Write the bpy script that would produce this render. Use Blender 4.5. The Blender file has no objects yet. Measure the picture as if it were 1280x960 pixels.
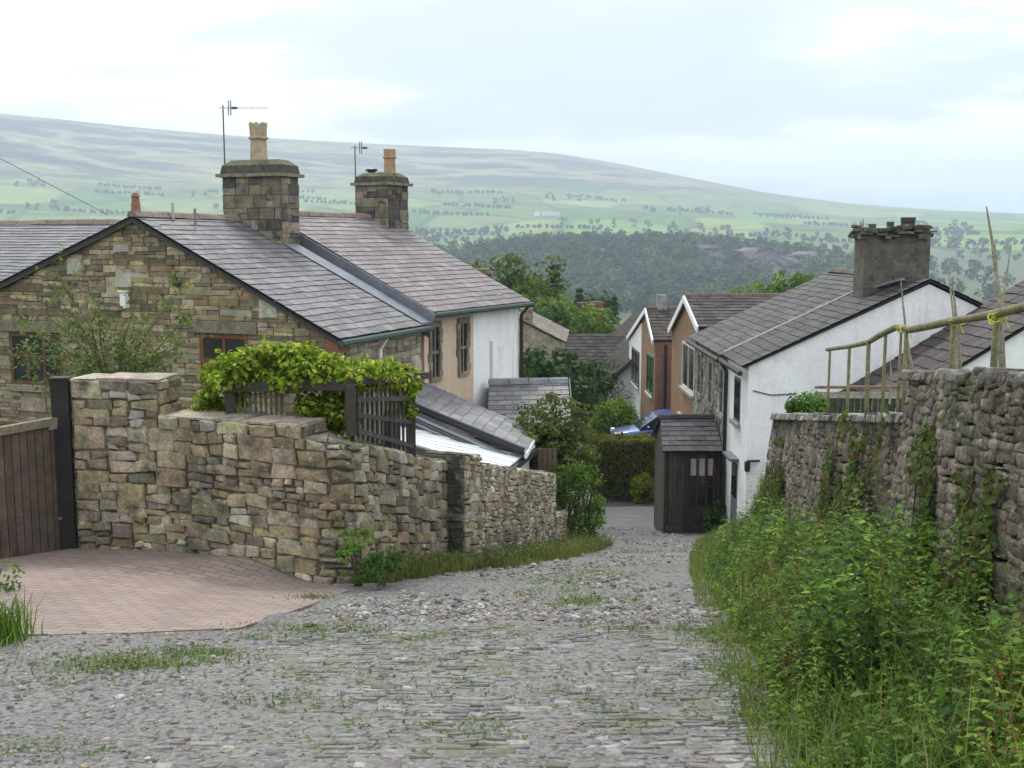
import bpy, math, random
import numpy as np
from mathutils import Vector, Matrix, noise as mnoise

random.seed(11)
rng = np.random.default_rng(7)
S = bpy.context.scene
COL = S.collection
R = math.radians
FPX = 1400.0
PITCH = R(7.3)

# ------------------------------------------------------------------ basics
def PX(px, py, Y):
    """world point (eye at the origin) on the pixel's ray at forward distance Y"""
    u = (px - 640) / FPX
    v = (480 - py) / FPX
    fy = math.cos(PITCH) + v * math.sin(PITCH)
    fz = -math.sin(PITCH) + v * math.cos(PITCH)
    k = Y / fy
    return Vector((u * k, Y, fz * k))

def lerp(a, b, t): return a + (b - a) * t
def sstep(a, b, x):
    t = np.clip((np.asarray(x, float) - a) / (b - a), 0, 1)
    return t * t * (3 - 2 * t)

ORI = {}
def base_of(parent):
    return ORI.get(parent.name, Vector((0, 0, 0))) if parent else Vector((0, 0, 0))

def tag(o, label=None, cat=None, group=None, kind=None):
    if label: o['label'] = label
    if cat: o['category'] = cat
    if group: o['group'] = group
    if kind: o['kind'] = kind
    return o

def thing(name, label, cat, loc=(0, 0, 0), group=None):
    o = bpy.data.objects.new(name, None)
    o.empty_display_size = 0.2
    COL.objects.link(o)
    o.location = loc
    ORI[o.name] = Vector(loc)
    return tag(o, label, cat, group)

def link_mesh(name, me, mats, parent=None, at=None):
    o = bpy.data.objects.new(name, me)
    for m in (mats if isinstance(mats, (list, tuple)) else [mats]):
        me.materials.append(m)
    COL.objects.link(o)
    if parent:
        o.parent = parent
        ORI[o.name] = base_of(parent)
    elif at is not None:
        o.location = at
        ORI[o.name] = Vector(at)
    return o

def np_mesh(name, V, blocks, cols=None, smooth=False):
    """blocks: list of (n,k) index arrays; cols: (nfaces,3) per face"""
    me = bpy.data.meshes.new(name)
    V = np.asarray(V, np.float32)
    me.vertices.add(len(V)); me.vertices.foreach_set('co', V.ravel())
    tot = np.concatenate([np.full(len(b), b.shape[1], np.int32) for b in blocks])
    idx = np.concatenate([np.asarray(b, np.int32).ravel() for b in blocks])
    st = np.concatenate([[0], np.cumsum(tot)[:-1]]).astype(np.int32)
    me.loops.add(len(idx)); me.loops.foreach_set('vertex_index', idx)
    me.polygons.add(len(tot))
    me.polygons.foreach_set('loop_start', st); me.polygons.foreach_set('loop_total', tot)
    if smooth: me.polygons.foreach_set('use_smooth', np.ones(len(tot), bool))
    if cols is not None:
        a = me.attributes.new('Col', 'FLOAT_COLOR', 'FACE')
        c = np.ones((len(tot), 4), np.float32); c[:, :3] = cols
        a.data.foreach_set('color', c.ravel())
    me.update(calc_edges=True); me.validate()
    return me

class MB:
    def __init__(s): s.v = []; s.f = []; s.c = []; s.m = []
    def add(s, vs, fs, col=(.5, .5, .5), mi=0):
        n = len(s.v)
        s.v += [tuple(p) for p in vs]
        for f in fs:
            s.f.append([i + n for i in f]); s.c.append(col); s.m.append(mi)
    def hexa(s, p, col=(.5, .5, .5), mi=0):   # p: 4 bottom ccw + 4 top ccw
        s.add(p, [(3, 2, 1, 0), (4, 5, 6, 7), (0, 1, 5, 4), (1, 2, 6, 5), (2, 3, 7, 6), (3, 0, 4, 7)], col, mi)
    def box(s, c, sz, rz=0, col=(.5, .5, .5), mi=0, rx=0, ry=0):
        M = Matrix.Rotation(rz, 3, 'Z') @ Matrix.Rotation(ry, 3, 'Y') @ Matrix.Rotation(rx, 3, 'X')
        c = Vector(c); a, b, d = sz[0] / 2, sz[1] / 2, sz[2] / 2
        q = [(-a, -b), (a, -b), (a, b), (-a, b)]
        s.hexa([c + M @ Vector((x, y, -d)) for x, y in q] + [c + M @ Vector((x, y, d)) for x, y in q], col, mi)
    def beam(s, p, q, w, h, col=(.5, .5, .5), mi=0, up=(0, 0, 1)):
        p, q = Vector(p), Vector(q); d = (q - p).normalized(); up = Vector(up)
        if abs(d.dot(up)) > .98: up = Vector((0, 1, 0))
        x = d.cross(up).normalized() * w / 2; z = x.cross(d).normalized() * h / 2
        s.hexa([p - x - z, p + x - z, q + x - z, q - x - z, p - x + z, p + x + z, q + x + z, q - x + z], col, mi)
    def prism(s, poly, vec, col=(.5, .5, .5), mi=0):
        n = len(poly); vec = Vector(vec); poly = [Vector(p) for p in poly]
        s.add(poly + [p + vec for p in poly],
              [tuple(range(n))[::-1], tuple(range(n, 2 * n))] + [(i, (i + 1) % n, n + (i + 1) % n, n + i) for i in range(n)], col, mi)
    def tube(s, pts, rad, n=7, col=(.5, .5, .5), mi=0, cap=True):
        pts = [Vector(p) for p in pts]
        if not hasattr(rad, '__len__'): rad = [rad] * len(pts)
        vs = []; ref = Vector((.31, .17, .94))
        for i, p in enumerate(pts):
            d = (pts[min(i + 1, len(pts) - 1)] - pts[max(i - 1, 0)]).normalized()
            if abs(d.dot(ref)) > .97: ref = Vector((.9, .3, .1))
            x = d.cross(ref).normalized(); y = d.cross(x)
            for k in range(n):
                a = 2 * math.pi * k / n
                vs.append(p + (x * math.cos(a) + y * math.sin(a)) * rad[i])
        fs = [(i * n + k, i * n + (k + 1) % n, (i + 1) * n + (k + 1) % n, (i + 1) * n + k) for i in range(len(pts) - 1) for k in range(n)]
        if cap: fs += [tuple(range(n))[::-1], tuple(range((len(pts) - 1) * n, len(pts) * n))]
        s.add(vs, fs, col, mi)
    def lathe(s, c, prof, n=14, col=(.5, .5, .5), mi=0):
        s.tube([Vector(c) + Vector((0, 0, z)) for r, z in prof], [r for r, z in prof], n, col, mi)
    def build(s, name, mats, parent=None, at=None, smooth=False, bevel=0):
        b = base_of(parent) if parent else Vector(at) if at is not None else Vector((0, 0, 0))
        me = bpy.data.meshes.new(name)
        me.from_pydata([(x - b.x, y - b.y, z - b.z) for x, y, z in s.v], [], s.f)
        if s.f:
            a = me.attributes.new('Col', 'FLOAT_COLOR', 'FACE')
            c = np.ones((len(s.f), 4), np.float32); c[:, :3] = np.asarray(s.c, np.float32)
            a.data.foreach_set('color', c.ravel())
            me.polygons.foreach_set('material_index', np.asarray(s.m, np.int32))
            if smooth: me.polygons.foreach_set('use_smooth', np.ones(len(s.f), bool))
        me.update()
        o = link_mesh(name, me, mats, parent, at)
        if bevel:
            md = o.modifiers.new('Bevel', 'BEVEL'); md.width = bevel; md.segments = 2; md.limit_method = 'ANGLE'
        return o

class Frame:
    """u: right across the front, v: away, z: up (absolute)"""
    def __init__(s, x, y, yaw):
        s.o = Vector((x, y, 0)); a = R(yaw)
        s.u = Vector((math.cos(a), -math.sin(a), 0)); s.a = Vector((math.sin(a), math.cos(a), 0))
    def __call__(s, u, v, z): return s.o + s.u * u + s.a * v + Vector((0, 0, z))
    def box(s, mb, u0, u1, v0, v1, z0, z1, col=(.5, .5, .5), mi=0):
        q = [(u0, v0), (u1, v0), (u1, v1), (u0, v1)]
        mb.hexa([s(u, v, z0) for u, v in q] + [s(u, v, z1) for u, v in q], col, mi)

def vary(c, amt=.12):
    k = 1 + random.uniform(-amt, amt)
    return tuple(max(0, x * k * (1 + random.uniform(-amt, amt) * .3)) for x in c)
def pick(pal, amt=.12): return vary(random.choice(pal), amt)

# ------------------------------------------------------------------ materials
def nt(name):
    m = bpy.data.materials.new(name); m.use_nodes = True
    t = m.node_tree; t.nodes.clear()
    return m, t, t.nodes.new('ShaderNodeOutputMaterial')
def nd(t, typ, **kw):
    n = t.nodes.new(typ)
    for k, v in kw.items():
        if k.startswith('i_'):
            n.inputs[k[2:].replace('_', ' ')].default_value = v
        else: setattr(n, k, v)
    return n
def ramp(t, fac, stops):
    r = t.nodes.new('ShaderNodeValToRGB'); e = r.color_ramp.elements
    while len(e) < len(stops): e.new(.5)
    for x, (p, c) in zip(e, stops):
        x.position = p; x.color = (c, c, c, 1) if not hasattr(c, '__len__') else (*c, 1)
    t.links.new(fac, r.inputs[0]); return r.outputs[0]
def mixc(t, fac, a, b, mode='MIX'):
    m = t.nodes.new('ShaderNodeMix'); m.data_type = 'RGBA'; m.blend_type = mode
    for s, v in ((0, fac), (6, a), (7, b)):
        if hasattr(v, 'links'): t.links.new(v, m.inputs[s])
        else: m.inputs[s].default_value = v if s == 0 else (*v, 1)
    return m.outputs[2]
def noise_(t, vec, scale, detail=4, rough=.55):
    n = nd(t, 'ShaderNodeTexNoise'); n.inputs['Scale'].default_value = scale
    n.inputs['Detail'].default_value = detail; n.inputs['Roughness'].default_value = rough
    t.links.new(vec, n.inputs['Vector']); return n.outputs['Fac']
def pos(t): return nd(t, 'ShaderNodeNewGeometry').outputs['Position']
def objco(t): return nd(t, 'ShaderNodeTexCoord').outputs['Object']

def attr_mat(name, sc=(3, 25), amt=(.75, 1.2), rough=.85, bump=.3, bsc=30, spots=None, bdist=.02, spec=.3, streak=None):
    """colour from the per-piece attribute, broken up by noise; spots = [(colour, scale, lo, hi)]"""
    m, t, out = nt(name)
    p = pos(t)
    at = nd(t, 'ShaderNodeAttribute', attribute_name='Col')
    c = at.outputs['Color']
    for s_ in sc:
        c = mixc(t, 1.0, c, ramp(t, noise_(t, p, s_), [(.3, amt[0]), (.7, amt[1])]), 'MULTIPLY')
    for col, s_, lo, hi in (spots or []):
        c = mixc(t, ramp(t, noise_(t, p, s_, 6, .65), [(lo, 0.0), (hi, 1.0)]), c, col)
    if streak:      # rain-washed dirt running down the wall
        mp = nd(t, 'ShaderNodeMapping'); mp.inputs['Scale'].default_value = (5, 5, .45); t.links.new(p, mp.inputs[0])
        k = mixc(t, 1.0, ramp(t, noise_(t, mp.outputs[0], 1.0, 5, .6), [(.5, 0.0), (.78, .6)]), ramp(t, noise_(t, p, .55, 3), [(.4, .15), (.65, 1.0)]), 'MULTIPLY')
        c = mixc(t, k, c, streak)
        c = mixc(t, ramp(t, noise_(t, p, .9, 6, .65), [(.56, 0.0), (.7, .35)]), c, streak)
    b = nd(t, 'ShaderNodeBsdfPrincipled'); b.inputs['Roughness'].default_value = rough
    b.inputs['Specular IOR Level'].default_value = spec
    t.links.new(c, b.inputs['Base Color'])
    if bump:
        bn = nd(t, 'ShaderNodeBump'); bn.inputs['Strength'].default_value = bump; bn.inputs['Distance'].default_value = bdist
        t.links.new(noise_(t, p, bsc, 6, .6), bn.inputs['Height']); t.links.new(bn.outputs[0], b.inputs['Normal'])
    t.links.new(b.outputs[0], out.inputs[0]); return m

def plain(name, col, rough=.6, metal=0, spec=.4, nz=.12, sc=8):
    m, t, out = nt(name)
    b = nd(t, 'ShaderNodeBsdfPrincipled'); b.inputs['Roughness'].default_value = rough
    b.inputs['Metallic'].default_value = metal; b.inputs['Specular IOR Level'].default_value = spec
    c = mixc(t, 1.0, col, ramp(t, noise_(t, pos(t), sc, 5), [(.3, 1 - nz), (.7, 1 + nz)]), 'MULTIPLY')
    t.links.new(c, b.inputs['Base Color'])
    t.links.new(b.outputs[0], out.inputs[0]); return m

def leaf_mat(name, trans=.35, rough=.62, spec=.12):
    m, t, out = nt(name)
    at = nd(t, 'ShaderNodeAttribute', attribute_name='Col').outputs['Color']
    c = mixc(t, 1.0, at, ramp(t, noise_(t, pos(t), 2.5, 3), [(.3, .8), (.7, 1.2)]), 'MULTIPLY')
    b = nd(t, 'ShaderNodeBsdfPrincipled'); b.inputs['Roughness'].default_value = rough
    b.inputs['Specular IOR Level'].default_value = spec
    tr = nd(t, 'ShaderNodeBsdfTranslucent'); mx = nd(t, 'ShaderNodeMixShader'); mx.inputs[0].default_value = trans
    tc = mixc(t, 1.0, c, (1.35, 1.3, .6), 'MULTIPLY')
    t.links.new(c, b.inputs['Base Color']); t.links.new(tc, tr.inputs['Color'])
    t.links.new(b.outputs[0], mx.inputs[1]); t.links.new(tr.outputs[0], mx.inputs[2])
    t.links.new(mx.outputs[0], out.inputs[0]); return m

LICHEN = ((.42, .42, .36), 9, .66, .74)
M_STONE = attr_mat('sandstone', (1.3, 7, 34), (.68, 1.27), .9, .8, 45, [((.45, .44, .38), 11, .61, .70), ((.07, .062, .048), 3.4, .54, .72), ((.13, .14, .06), 2.1, .60, .74)], .02)
M_GABLE = attr_mat('coursed_sandstone', (2, 7, 30), (.7, 1.25), .9, .4, 40, [((.09, .08, .055), 2.2, .58, .8)], .02)
M_DARKST = attr_mat('weathered_stone', (1.6, 6, 26), (.62, 1.35), .95, .9, 26,
                    [((.33, .32, .30), 8, .57, .70), ((.05, .045, .038), 4.5, .55, .68), ((.05, .065, .02), 1.7, .55, .70)], .04)
M_CHIM = attr_mat('sooty_stone', (5, 30), (.65, 1.25), .95, .5, 40, [((.05, .048, .042), 4, .55, .66), ((.10, .12, .04), 3, .62, .74)], .02)
M_SLATE = attr_mat('slate', (2.5, 22), (.82, 1.15), .62, .25, 30, [((.20, .20, .17), 6, .66, .76)], .008, .4)
M_DSLATE = attr_mat('dark_slate', (2.5, 22), (.75, 1.2), .65, .25, 30, [((.12, .115, .10), 5, .64, .75)], .008, .2)
M_TILE = attr_mat('concrete_tile', (2.5, 22), (.75, 1.2), .9, .3, 30, [((.10, .095, .07), 4, .62, .75)], .01, .15)
M_WOOD = attr_mat('stained_wood', (6, 40), (.7, 1.25), .7, .3, 60, None, .005)
M_OLDWOOD = attr_mat('weathered_wood', (8, 40), (.65, 1.3), .85, .4, 60, [((.16, .19, .05), 9, .56, .68)], .006)
M_PAINT = attr_mat('paint', (3, 25), (.9, 1.06), .55, .1, 30, None, .004)
M_RENDER = attr_mat('painted_render', (1.2, 14), (.93, 1.04), .85, .35, 22, [((.52, .51, .47), 1.6, .66, .85)], .02, .3, (.40, .38, .33))
M_METAL = plain('grey_metal', (.12, .12, .12), .45, .6)
M_BLACK = plain('black_plastic', (.015, .015, .016), .4)
M_LEAD = plain('lead_flashing', (.14, .155, .185), .5, .0, .4, .2, 4)
M_GLASS = plain('window_glass', (.018, .02, .024), .06, 0, .6, .3, 1.5)
M_CURTAIN = plain('net_curtain', (.42, .42, .40), .8)
M_LEAF = leaf_mat('leaves')
M_VINE = leaf_mat('vine_leaves', .5)
M_GRASS = leaf_mat('grass_blades', .3)
M_BARK = attr_mat('bark', (6, 30), (.6, 1.3), .95, .7, 25, None, .03)
M_EARTH = attr_mat('earth', (1.5, 18), (.7, 1.3), .95, .6, 25, None, .03)
M_GRAVEL = attr_mat('gravel_stones', (8, 60), (.75, 1.25), .9, .4, 60, None, .006)
M_YEL = plain('yellow_string', (.55, .50, .05), .7)
M_WHITE = plain('white_paint', (.80, .80, .79), .45, 0, .4, .04)
M_TERRA = attr_mat('clay', (8, 40), (.75, 1.2), .85, .3, 50, None, .005)

def brick_mat(name, c1, c2, mortar, axis='Y'):
    m, t, out = nt(name)
    sp = nd(t, 'ShaderNodeSeparateXYZ'); t.links.new(pos(t), sp.inputs[0])
    cb = nd(t, 'ShaderNodeCombineXYZ')
    t.links.new(sp.outputs[axis], cb.inputs[0]); t.links.new(sp.outputs['Z'], cb.inputs[1])
    br = nd(t, 'ShaderNodeTexBrick')
    br.inputs['Color1'].default_value = (*c1, 1); br.inputs['Color2'].default_value = (*c2, 1); br.inputs['Mortar'].default_value = (*mortar, 1)
    br.inputs['Scale'].default_value = 1.0; br.inputs['Brick Width'].default_value = .225; br.inputs['Row Height'].default_value = .075
    br.inputs['Mortar Size'].default_value = .009
    t.links.new(cb.outputs[0], br.inputs['Vector'])
    c = mixc(t, 1.0, br.outputs['Color'], ramp(t, noise_(t, pos(t), 1.5, 5), [(.3, .8), (.7, 1.15)]), 'MULTIPLY')
    b = nd(t, 'ShaderNodeBsdfPrincipled'); b.inputs['Roughness'].default_value = .9
    bn = nd(t, 'ShaderNodeBump'); bn.inputs['Strength'].default_value = .4; bn.inputs['Distance'].default_value = .01; bn.invert = True
    t.links.new(br.outputs['Fac'], bn.inputs['Height']); t.links.new(bn.outputs[0], b.inputs['Normal'])
    t.links.new(c, b.inputs['Base Color']); t.links.new(b.outputs[0], out.inputs[0]); return m
M_BRICK = brick_mat('brown_brick', (.29, .155, .068), (.22, .118, .056), (.22, .175, .13))
M_BRICK_X = brick_mat('brown_brick_across', (.22, .09, .05), (.17, .07, .045), (.2, .15, .12), 'X')

def paving_mat():
    m, t, out = nt('block_paving')
    mp = nd(t, 'ShaderNodeMapping'); mp.inputs['Rotation'].default_value = (0, 0, R(14)); t.links.new(pos(t), mp.inputs[0])
    br = nd(t, 'ShaderNodeTexBrick')
    br.inputs['Color1'].default_value = (.265, .195, .168, 1); br.inputs['Color2'].default_value = (.205, .152, .135, 1); br.inputs['Mortar'].default_value = (.13, .105, .09, 1)
    br.inputs['Scale'].default_value = 1.0; br.inputs['Brick Width'].default_value = .2; br.inputs['Row Height'].default_value = .1; br.inputs['Mortar Size'].default_value = .009
    t.links.new(mp.outputs[0], br.inputs['Vector'])
    c = mixc(t, 1.0, br.outputs['Color'], ramp(t, noise_(t, pos(t), 1.1, 6), [(.3, .78), (.7, 1.18)]), 'MULTIPLY')
    c = mixc(t, ramp(t, noise_(t, pos(t), 2.6, 6, .65), [(.52, 0.0), (.72, .6)]), c, (.225, .195, .17))
    c = mixc(t, ramp(t, noise_(t, pos(t), .9, 7, .7), [(.56, 0.0), (.7, .7)]), c, (.12, .105, .085))
    b = nd(t, 'ShaderNodeBsdfPrincipled'); b.inputs['Roughness'].default_value = .85
    bn = nd(t, 'ShaderNodeBump'); bn.inputs['Strength'].default_value = .5; bn.inputs['Distance'].default_value = .006; bn.invert = True
    t.links.new(br.outputs['Fac'], bn.inputs['Height']); t.links.new(bn.outputs[0], b.inputs['Normal'])
    t.links.new(c, b.inputs['Base Color']); t.links.new(b.outputs[0], out.inputs[0]); return m
M_PAVE = paving_mat()

def lane_mat():
    m, t, out = nt('lane_surface'); p = pos(t)
    c = ramp(t, noise_(t, p, .55, 5), [(.3, (.125, .123, .12)), (.55, (.165, .16, .152)), (.75, (.20, .19, .178))])
    c = mixc(t, ramp(t, noise_(t, p, 38, 3), [(.45, 0.0), (.68, .7)]), c, (.30, .29, .28))
    c = mixc(t, ramp(t, noise_(t, p, 24, 4), [(.36, .85), (.5, 0.0)]), c, (.06, .058, .055))
    c = mixc(t, ramp(t, noise_(t, p, 1.1, 7, .7), [(.57, 0.0), (.68, .75)]), c, (.115, .13, .045))
    c = mixc(t, ramp(t, noise_(t, p, .8, 4), [(.62, 0.0), (.78, .4)]), c, (.26, .21, .17))
    sp = nd(t, 'ShaderNodeSeparateXYZ'); t.links.new(p, sp.inputs[0])
    ma = nd(t, 'ShaderNodeMath', operation='MULTIPLY_ADD'); ma.inputs[1].default_value = 3; t.links.new(noise_(t, p, .7, 4), ma.inputs[0]); t.links.new(sp.outputs['Y'], ma.inputs[2])
    mr = nd(t, 'ShaderNodeMapRange'); mr.inputs['From Min'].default_value = 25.2; mr.inputs['From Max'].default_value = 27.0; t.links.new(ma.outputs[0], mr.inputs[0])
    c = mixc(t, mr.outputs[0], c, ramp(t, noise_(t, p, 1.4, 6), [(.3, (.10, .10, .10)), (.7, (.15, .148, .145))]))
    b = nd(t, 'ShaderNodeBsdfPrincipled'); b.inputs['Roughness'].default_value = .95; b.inputs['Specular IOR Level'].default_value = .2
    bn = nd(t, 'ShaderNodeBump'); bn.inputs['Strength'].default_value = .8; bn.inputs['Distance'].default_value = .03
    t.links.new(noise_(t, p, 26, 6, .65), bn.inputs['Height']); t.links.new(bn.outputs[0], b.inputs['Normal'])
    t.links.new(c, b.inputs['Base Color']); t.links.new(b.outputs[0], out.inputs[0]); return m
M_LANE = lane_mat()

def ground_mat():
    m, t, out = nt('garden_ground'); p = pos(t)
    c = ramp(t, noise_(t, p, .35, 6), [(.3, (.045, .07, .02)), (.55, (.07, .095, .03)), (.75, (.10, .10, .045))])
    c = mixc(t, ramp(t, noise_(t, p, 9, 5), [(.5, 0.0), (.7, .7)]), c, (.05, .042, .03))
    b = nd(t, 'ShaderNodeBsdfPrincipled'); b.inputs['Roughness'].default_value = .95
    bn = nd(t, 'ShaderNodeBump'); bn.inputs['Strength'].default_value = .6; bn.inputs['Distance'].default_value = .05
    t.links.new(noise_(t, p, 8, 6), bn.inputs['Height']); t.links.new(bn.outputs[0], b.inputs['Normal'])
    t.links.new(c, b.inputs['Base Color']); t.links.new(b.outputs[0], out.inputs[0]); return m
M_GROUND = ground_mat()

def hill_mat():
    """pasture fields with hedges low down, heathery moor higher up with sunlit patches painted in pale"""
    m, t, out = nt('hill_pasture_and_moor'); p = pos(t)
    sp = nd(t, 'ShaderNodeSeparateXYZ'); t.links.new(p, sp.inputs[0])
    mp = nd(t, 'ShaderNodeMapping'); mp.inputs['Scale'].default_value = (.006, .0034, 0); mp.inputs['Rotation'].default_value = (0, 0, .25)
    t.links.new(p, mp.inputs[0])
    v = nd(t, 'ShaderNodeTexVoronoi'); v.inputs['Scale'].default_value = 1; v.inputs['Randomness'].default_value = .8
    t.links.new(mp.outputs[0], v.inputs['Vector'])
    sepc = nd(t, 'ShaderNodeSeparateColor'); t.links.new(v.outputs['Color'], sepc.inputs[0])
    f = ramp(t, sepc.outputs[0], [(.0, (.08, .14, .04)), (.35, (.12, .19, .05)), (.6, (.16, .24, .06)), (.8, (.21, .26, .08)), (1, (.12, .15, .055))])
    ve = nd(t, 'ShaderNodeTexVoronoi', feature='DISTANCE_TO_EDGE'); ve.inputs['Scale'].default_value = 1; ve.inputs['Randomness'].default_value = .8
    t.links.new(mp.outputs[0], ve.inputs['Vector'])
    f = mixc(t, ramp(t, ve.outputs['Distance'], [(.015, .6), (.06, 0.0)]), f, (.04, .065, .025))
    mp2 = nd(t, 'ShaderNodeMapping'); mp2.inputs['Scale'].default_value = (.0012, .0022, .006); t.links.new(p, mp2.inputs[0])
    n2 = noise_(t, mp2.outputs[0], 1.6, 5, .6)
    moor = ramp(t, n2, [(.36, (.045, .033, .04)), (.45, (.085, .07, .055)), (.52, (.27, .25, .12)), (.58, (.12, .105, .075)), (.68, (.045, .033, .04))])  # pale middle band paints sunlit patches into the moor as bleached grass
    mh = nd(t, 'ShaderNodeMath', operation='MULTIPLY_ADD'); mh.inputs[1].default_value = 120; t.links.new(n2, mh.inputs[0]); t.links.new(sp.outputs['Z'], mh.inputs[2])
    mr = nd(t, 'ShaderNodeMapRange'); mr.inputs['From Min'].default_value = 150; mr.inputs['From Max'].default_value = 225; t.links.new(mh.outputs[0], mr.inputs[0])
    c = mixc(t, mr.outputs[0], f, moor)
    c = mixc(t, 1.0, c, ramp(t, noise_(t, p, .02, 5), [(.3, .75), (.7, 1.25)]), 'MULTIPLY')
    b = nd(t, 'ShaderNodeBsdfDiffuse'); t.links.new(c, b.inputs['Color']); t.links.new(b.outputs[0], out.inputs[0]); return m
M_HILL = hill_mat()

# ------------------------------------------------------------------ ground shape
_zl = np.array([(-60, 4), (-20, 1.2), (0, -1.65), (8.0, -2.86), (11, -3.47), (20.3, -5.75), (28, -7.45), (33, -8.45), (40, -9.6), (46, -10.05), (60, -10.9), (70, -12.2),
                (85, -15), (120, -21), (200, -31), (400, -42), (700, -45), (1000, -38), (1500, -16), (2000, 8), (9000, 8)], float)
_zleft = np.array([(-60, 4), (-20, 1.2), (0, -1.65), (7.7, -2.82), (12, -3.37), (14, -3.5), (23, -3.8), (28, -5.6), (33, -8.0), (40, -9.6), (46, -10.05), (60, -10.9), (9999, -10.9)], float)
_zright = np.array([(-60, 5), (0, -.4), (7, -1.15), (10, -1.75), (15.5, -2.75), (19, -4.4), (25, -6.2), (33, -8.45), (40, -9.6), (46, -10.05), (60, -10.9), (9999, -10.9)], float)
def xw(y): return -1.73 + .264 * (y - 11)               # left lane-side wall line
def xr(y): return 2.733 + .0667 * y                      # right wall face line
def near_z(x, y):
    zl = np.interp(y, _zl[:, 0], _zl[:, 1])
    a = np.interp(y, [10.6, 11.6, 14, 16.5, 19, 22, 28, 33], [-4.5, -2.12, -1.49, -1.3, -3.0, -3.2, -2.0, -1.0])
    b = np.interp(y, [10.6, 11.6, 20.3, 21.2, 23, 28, 33], [-1.75, -1.69, .605, .3, .0, .3, .5])
    t = np.clip((x - a) / np.maximum(b - a, .01), 0, 1); t = t * t * (3 - 2 * t)
    far = sstep(34, 44, y)
    z = lerp(np.interp(y, _zleft[:, 0], _zleft[:, 1]), zl, np.maximum(t, far))
    rw = np.where(y < 19, xr(y), lerp(xr(19.), 6.0, sstep(19, 26, y)))
    t2 = sstep(.12, .45, x - rw) * (1 - far)
    z = lerp(z, np.interp(y, _zright[:, 0], _zright[:, 1]), t2)
    z = z + 1.5 * sstep(42.0, 42.9, y) * (1 - sstep(47, 53, y)) * sstep(1.6, 2.8, x) * (1 - sstep(9, 12, x))   # the raised drive behind the hedge
    return z
# crest of the fell as drawn against the sky (pixel columns of the photograph)
_cx = np.array([-900, -400, 0, 165, 320, 480, 640, 700, 780, 850, 950, 1050, 1160, 1280, 1600, 2200], float)
_cy = np.array([190, 150, 140, 158, 171, 180, 187, 192, 206, 220, 240, 254, 262, 267, 272, 270], float)
_ct = np.tan(np.arctan((480 - _cy) / FPX) - PITCH); _ca = np.arctan((_cx - 640) / FPX)
_hr = np.array([0, 1300, 1700, 2100, 2900, 3300, 3800, 4300, 5200, 9000], float)
_hf = np.array([0, 0, .03, .10, .38, .60, .86, 1.0, .98, .6], float)
def _vn(x, y, s, seed):
    """cheap smooth value noise"""
    x = x / s + seed * 13.7; y = y / s - seed * 7.1
    return (np.sin(x * 1.3 + 1.7 * np.sin(y * .9)) * np.cos(y * 1.1 + 1.3 * np.sin(x * .7)) + .5 * np.sin(2.3 * x - 1.9 * y + np.sin(x)))/1.5
def G(x, y):
    x = np.asarray(x, float); y = np.asarray(y, float)
    r = np.hypot(x, y); th = np.arctan2(x, np.maximum(y, 1e-3))
    near = near_z(x, y)
    k = sstep(55, 160, r) * sstep(-40, 40, y)
    far = np.interp(r, _zl[:, 0], _zl[:, 1])
    crest = 4300 * np.cos(th) * np.interp(th, _ca, _ct)
    f = np.interp(r, _hr, _hf)
    far = lerp(far, np.maximum(crest, 30), f) + sstep(300, 1500, r) * 5 * _vn(x, y, 260, 1) * (1 - f) + f * (1 - sstep(3900, 4300, r)) * 9 * _vn(x, y, 420, 2)
    far = far + 27 * np.exp(-(((x - 150) / 190) ** 2 + ((y - 1010) / 170) ** 2)) + 12 * np.exp(-(((x + 30) / 140) ** 2 + ((y - 960) / 130) ** 2))
    z = lerp(near, far, k)
    return np.clip(z, -60, 520)
def Gz(x, y): return float(G(x, y))
def ground_at(px, py, y0=2.0, y1=120.0):
    Y = y0
    while Y < y1:
        p = PX(px, py, Y)
        if p.z < Gz(p.x, p.y): return p
        Y += .05
    return p
# ------------------------------------------------------------------ generators
def clip_poly(poly, conv):
    out = poly
    n = len(conv)
    for i in range(n):
        ax, ay = conv[i]; bx, by = conv[(i + 1) % n]
        def side(p): return (bx - ax) * (p[1] - ay) - (by - ay) * (p[0] - ax)
        src, out = out, []
        for j in range(len(src)):
            p, q = src[j], src[(j + 1) % len(src)]
            sp_, sq = side(p), side(q)
            if sp_ >= 0: out.append(p)
            if sp_ * sq < 0:
                t = sp_ / (sp_ - sq); out.append((p[0] + (q[0] - p[0]) * t, p[1] + (q[1] - p[1]) * t))
        if len(out) < 3: return []
    return out
def area(p): return .5 * sum(p[i][0] * p[(i + 1) % len(p)][1] - p[(i + 1) % len(p)][0] * p[i][1] for i in range(len(p)))

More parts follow.
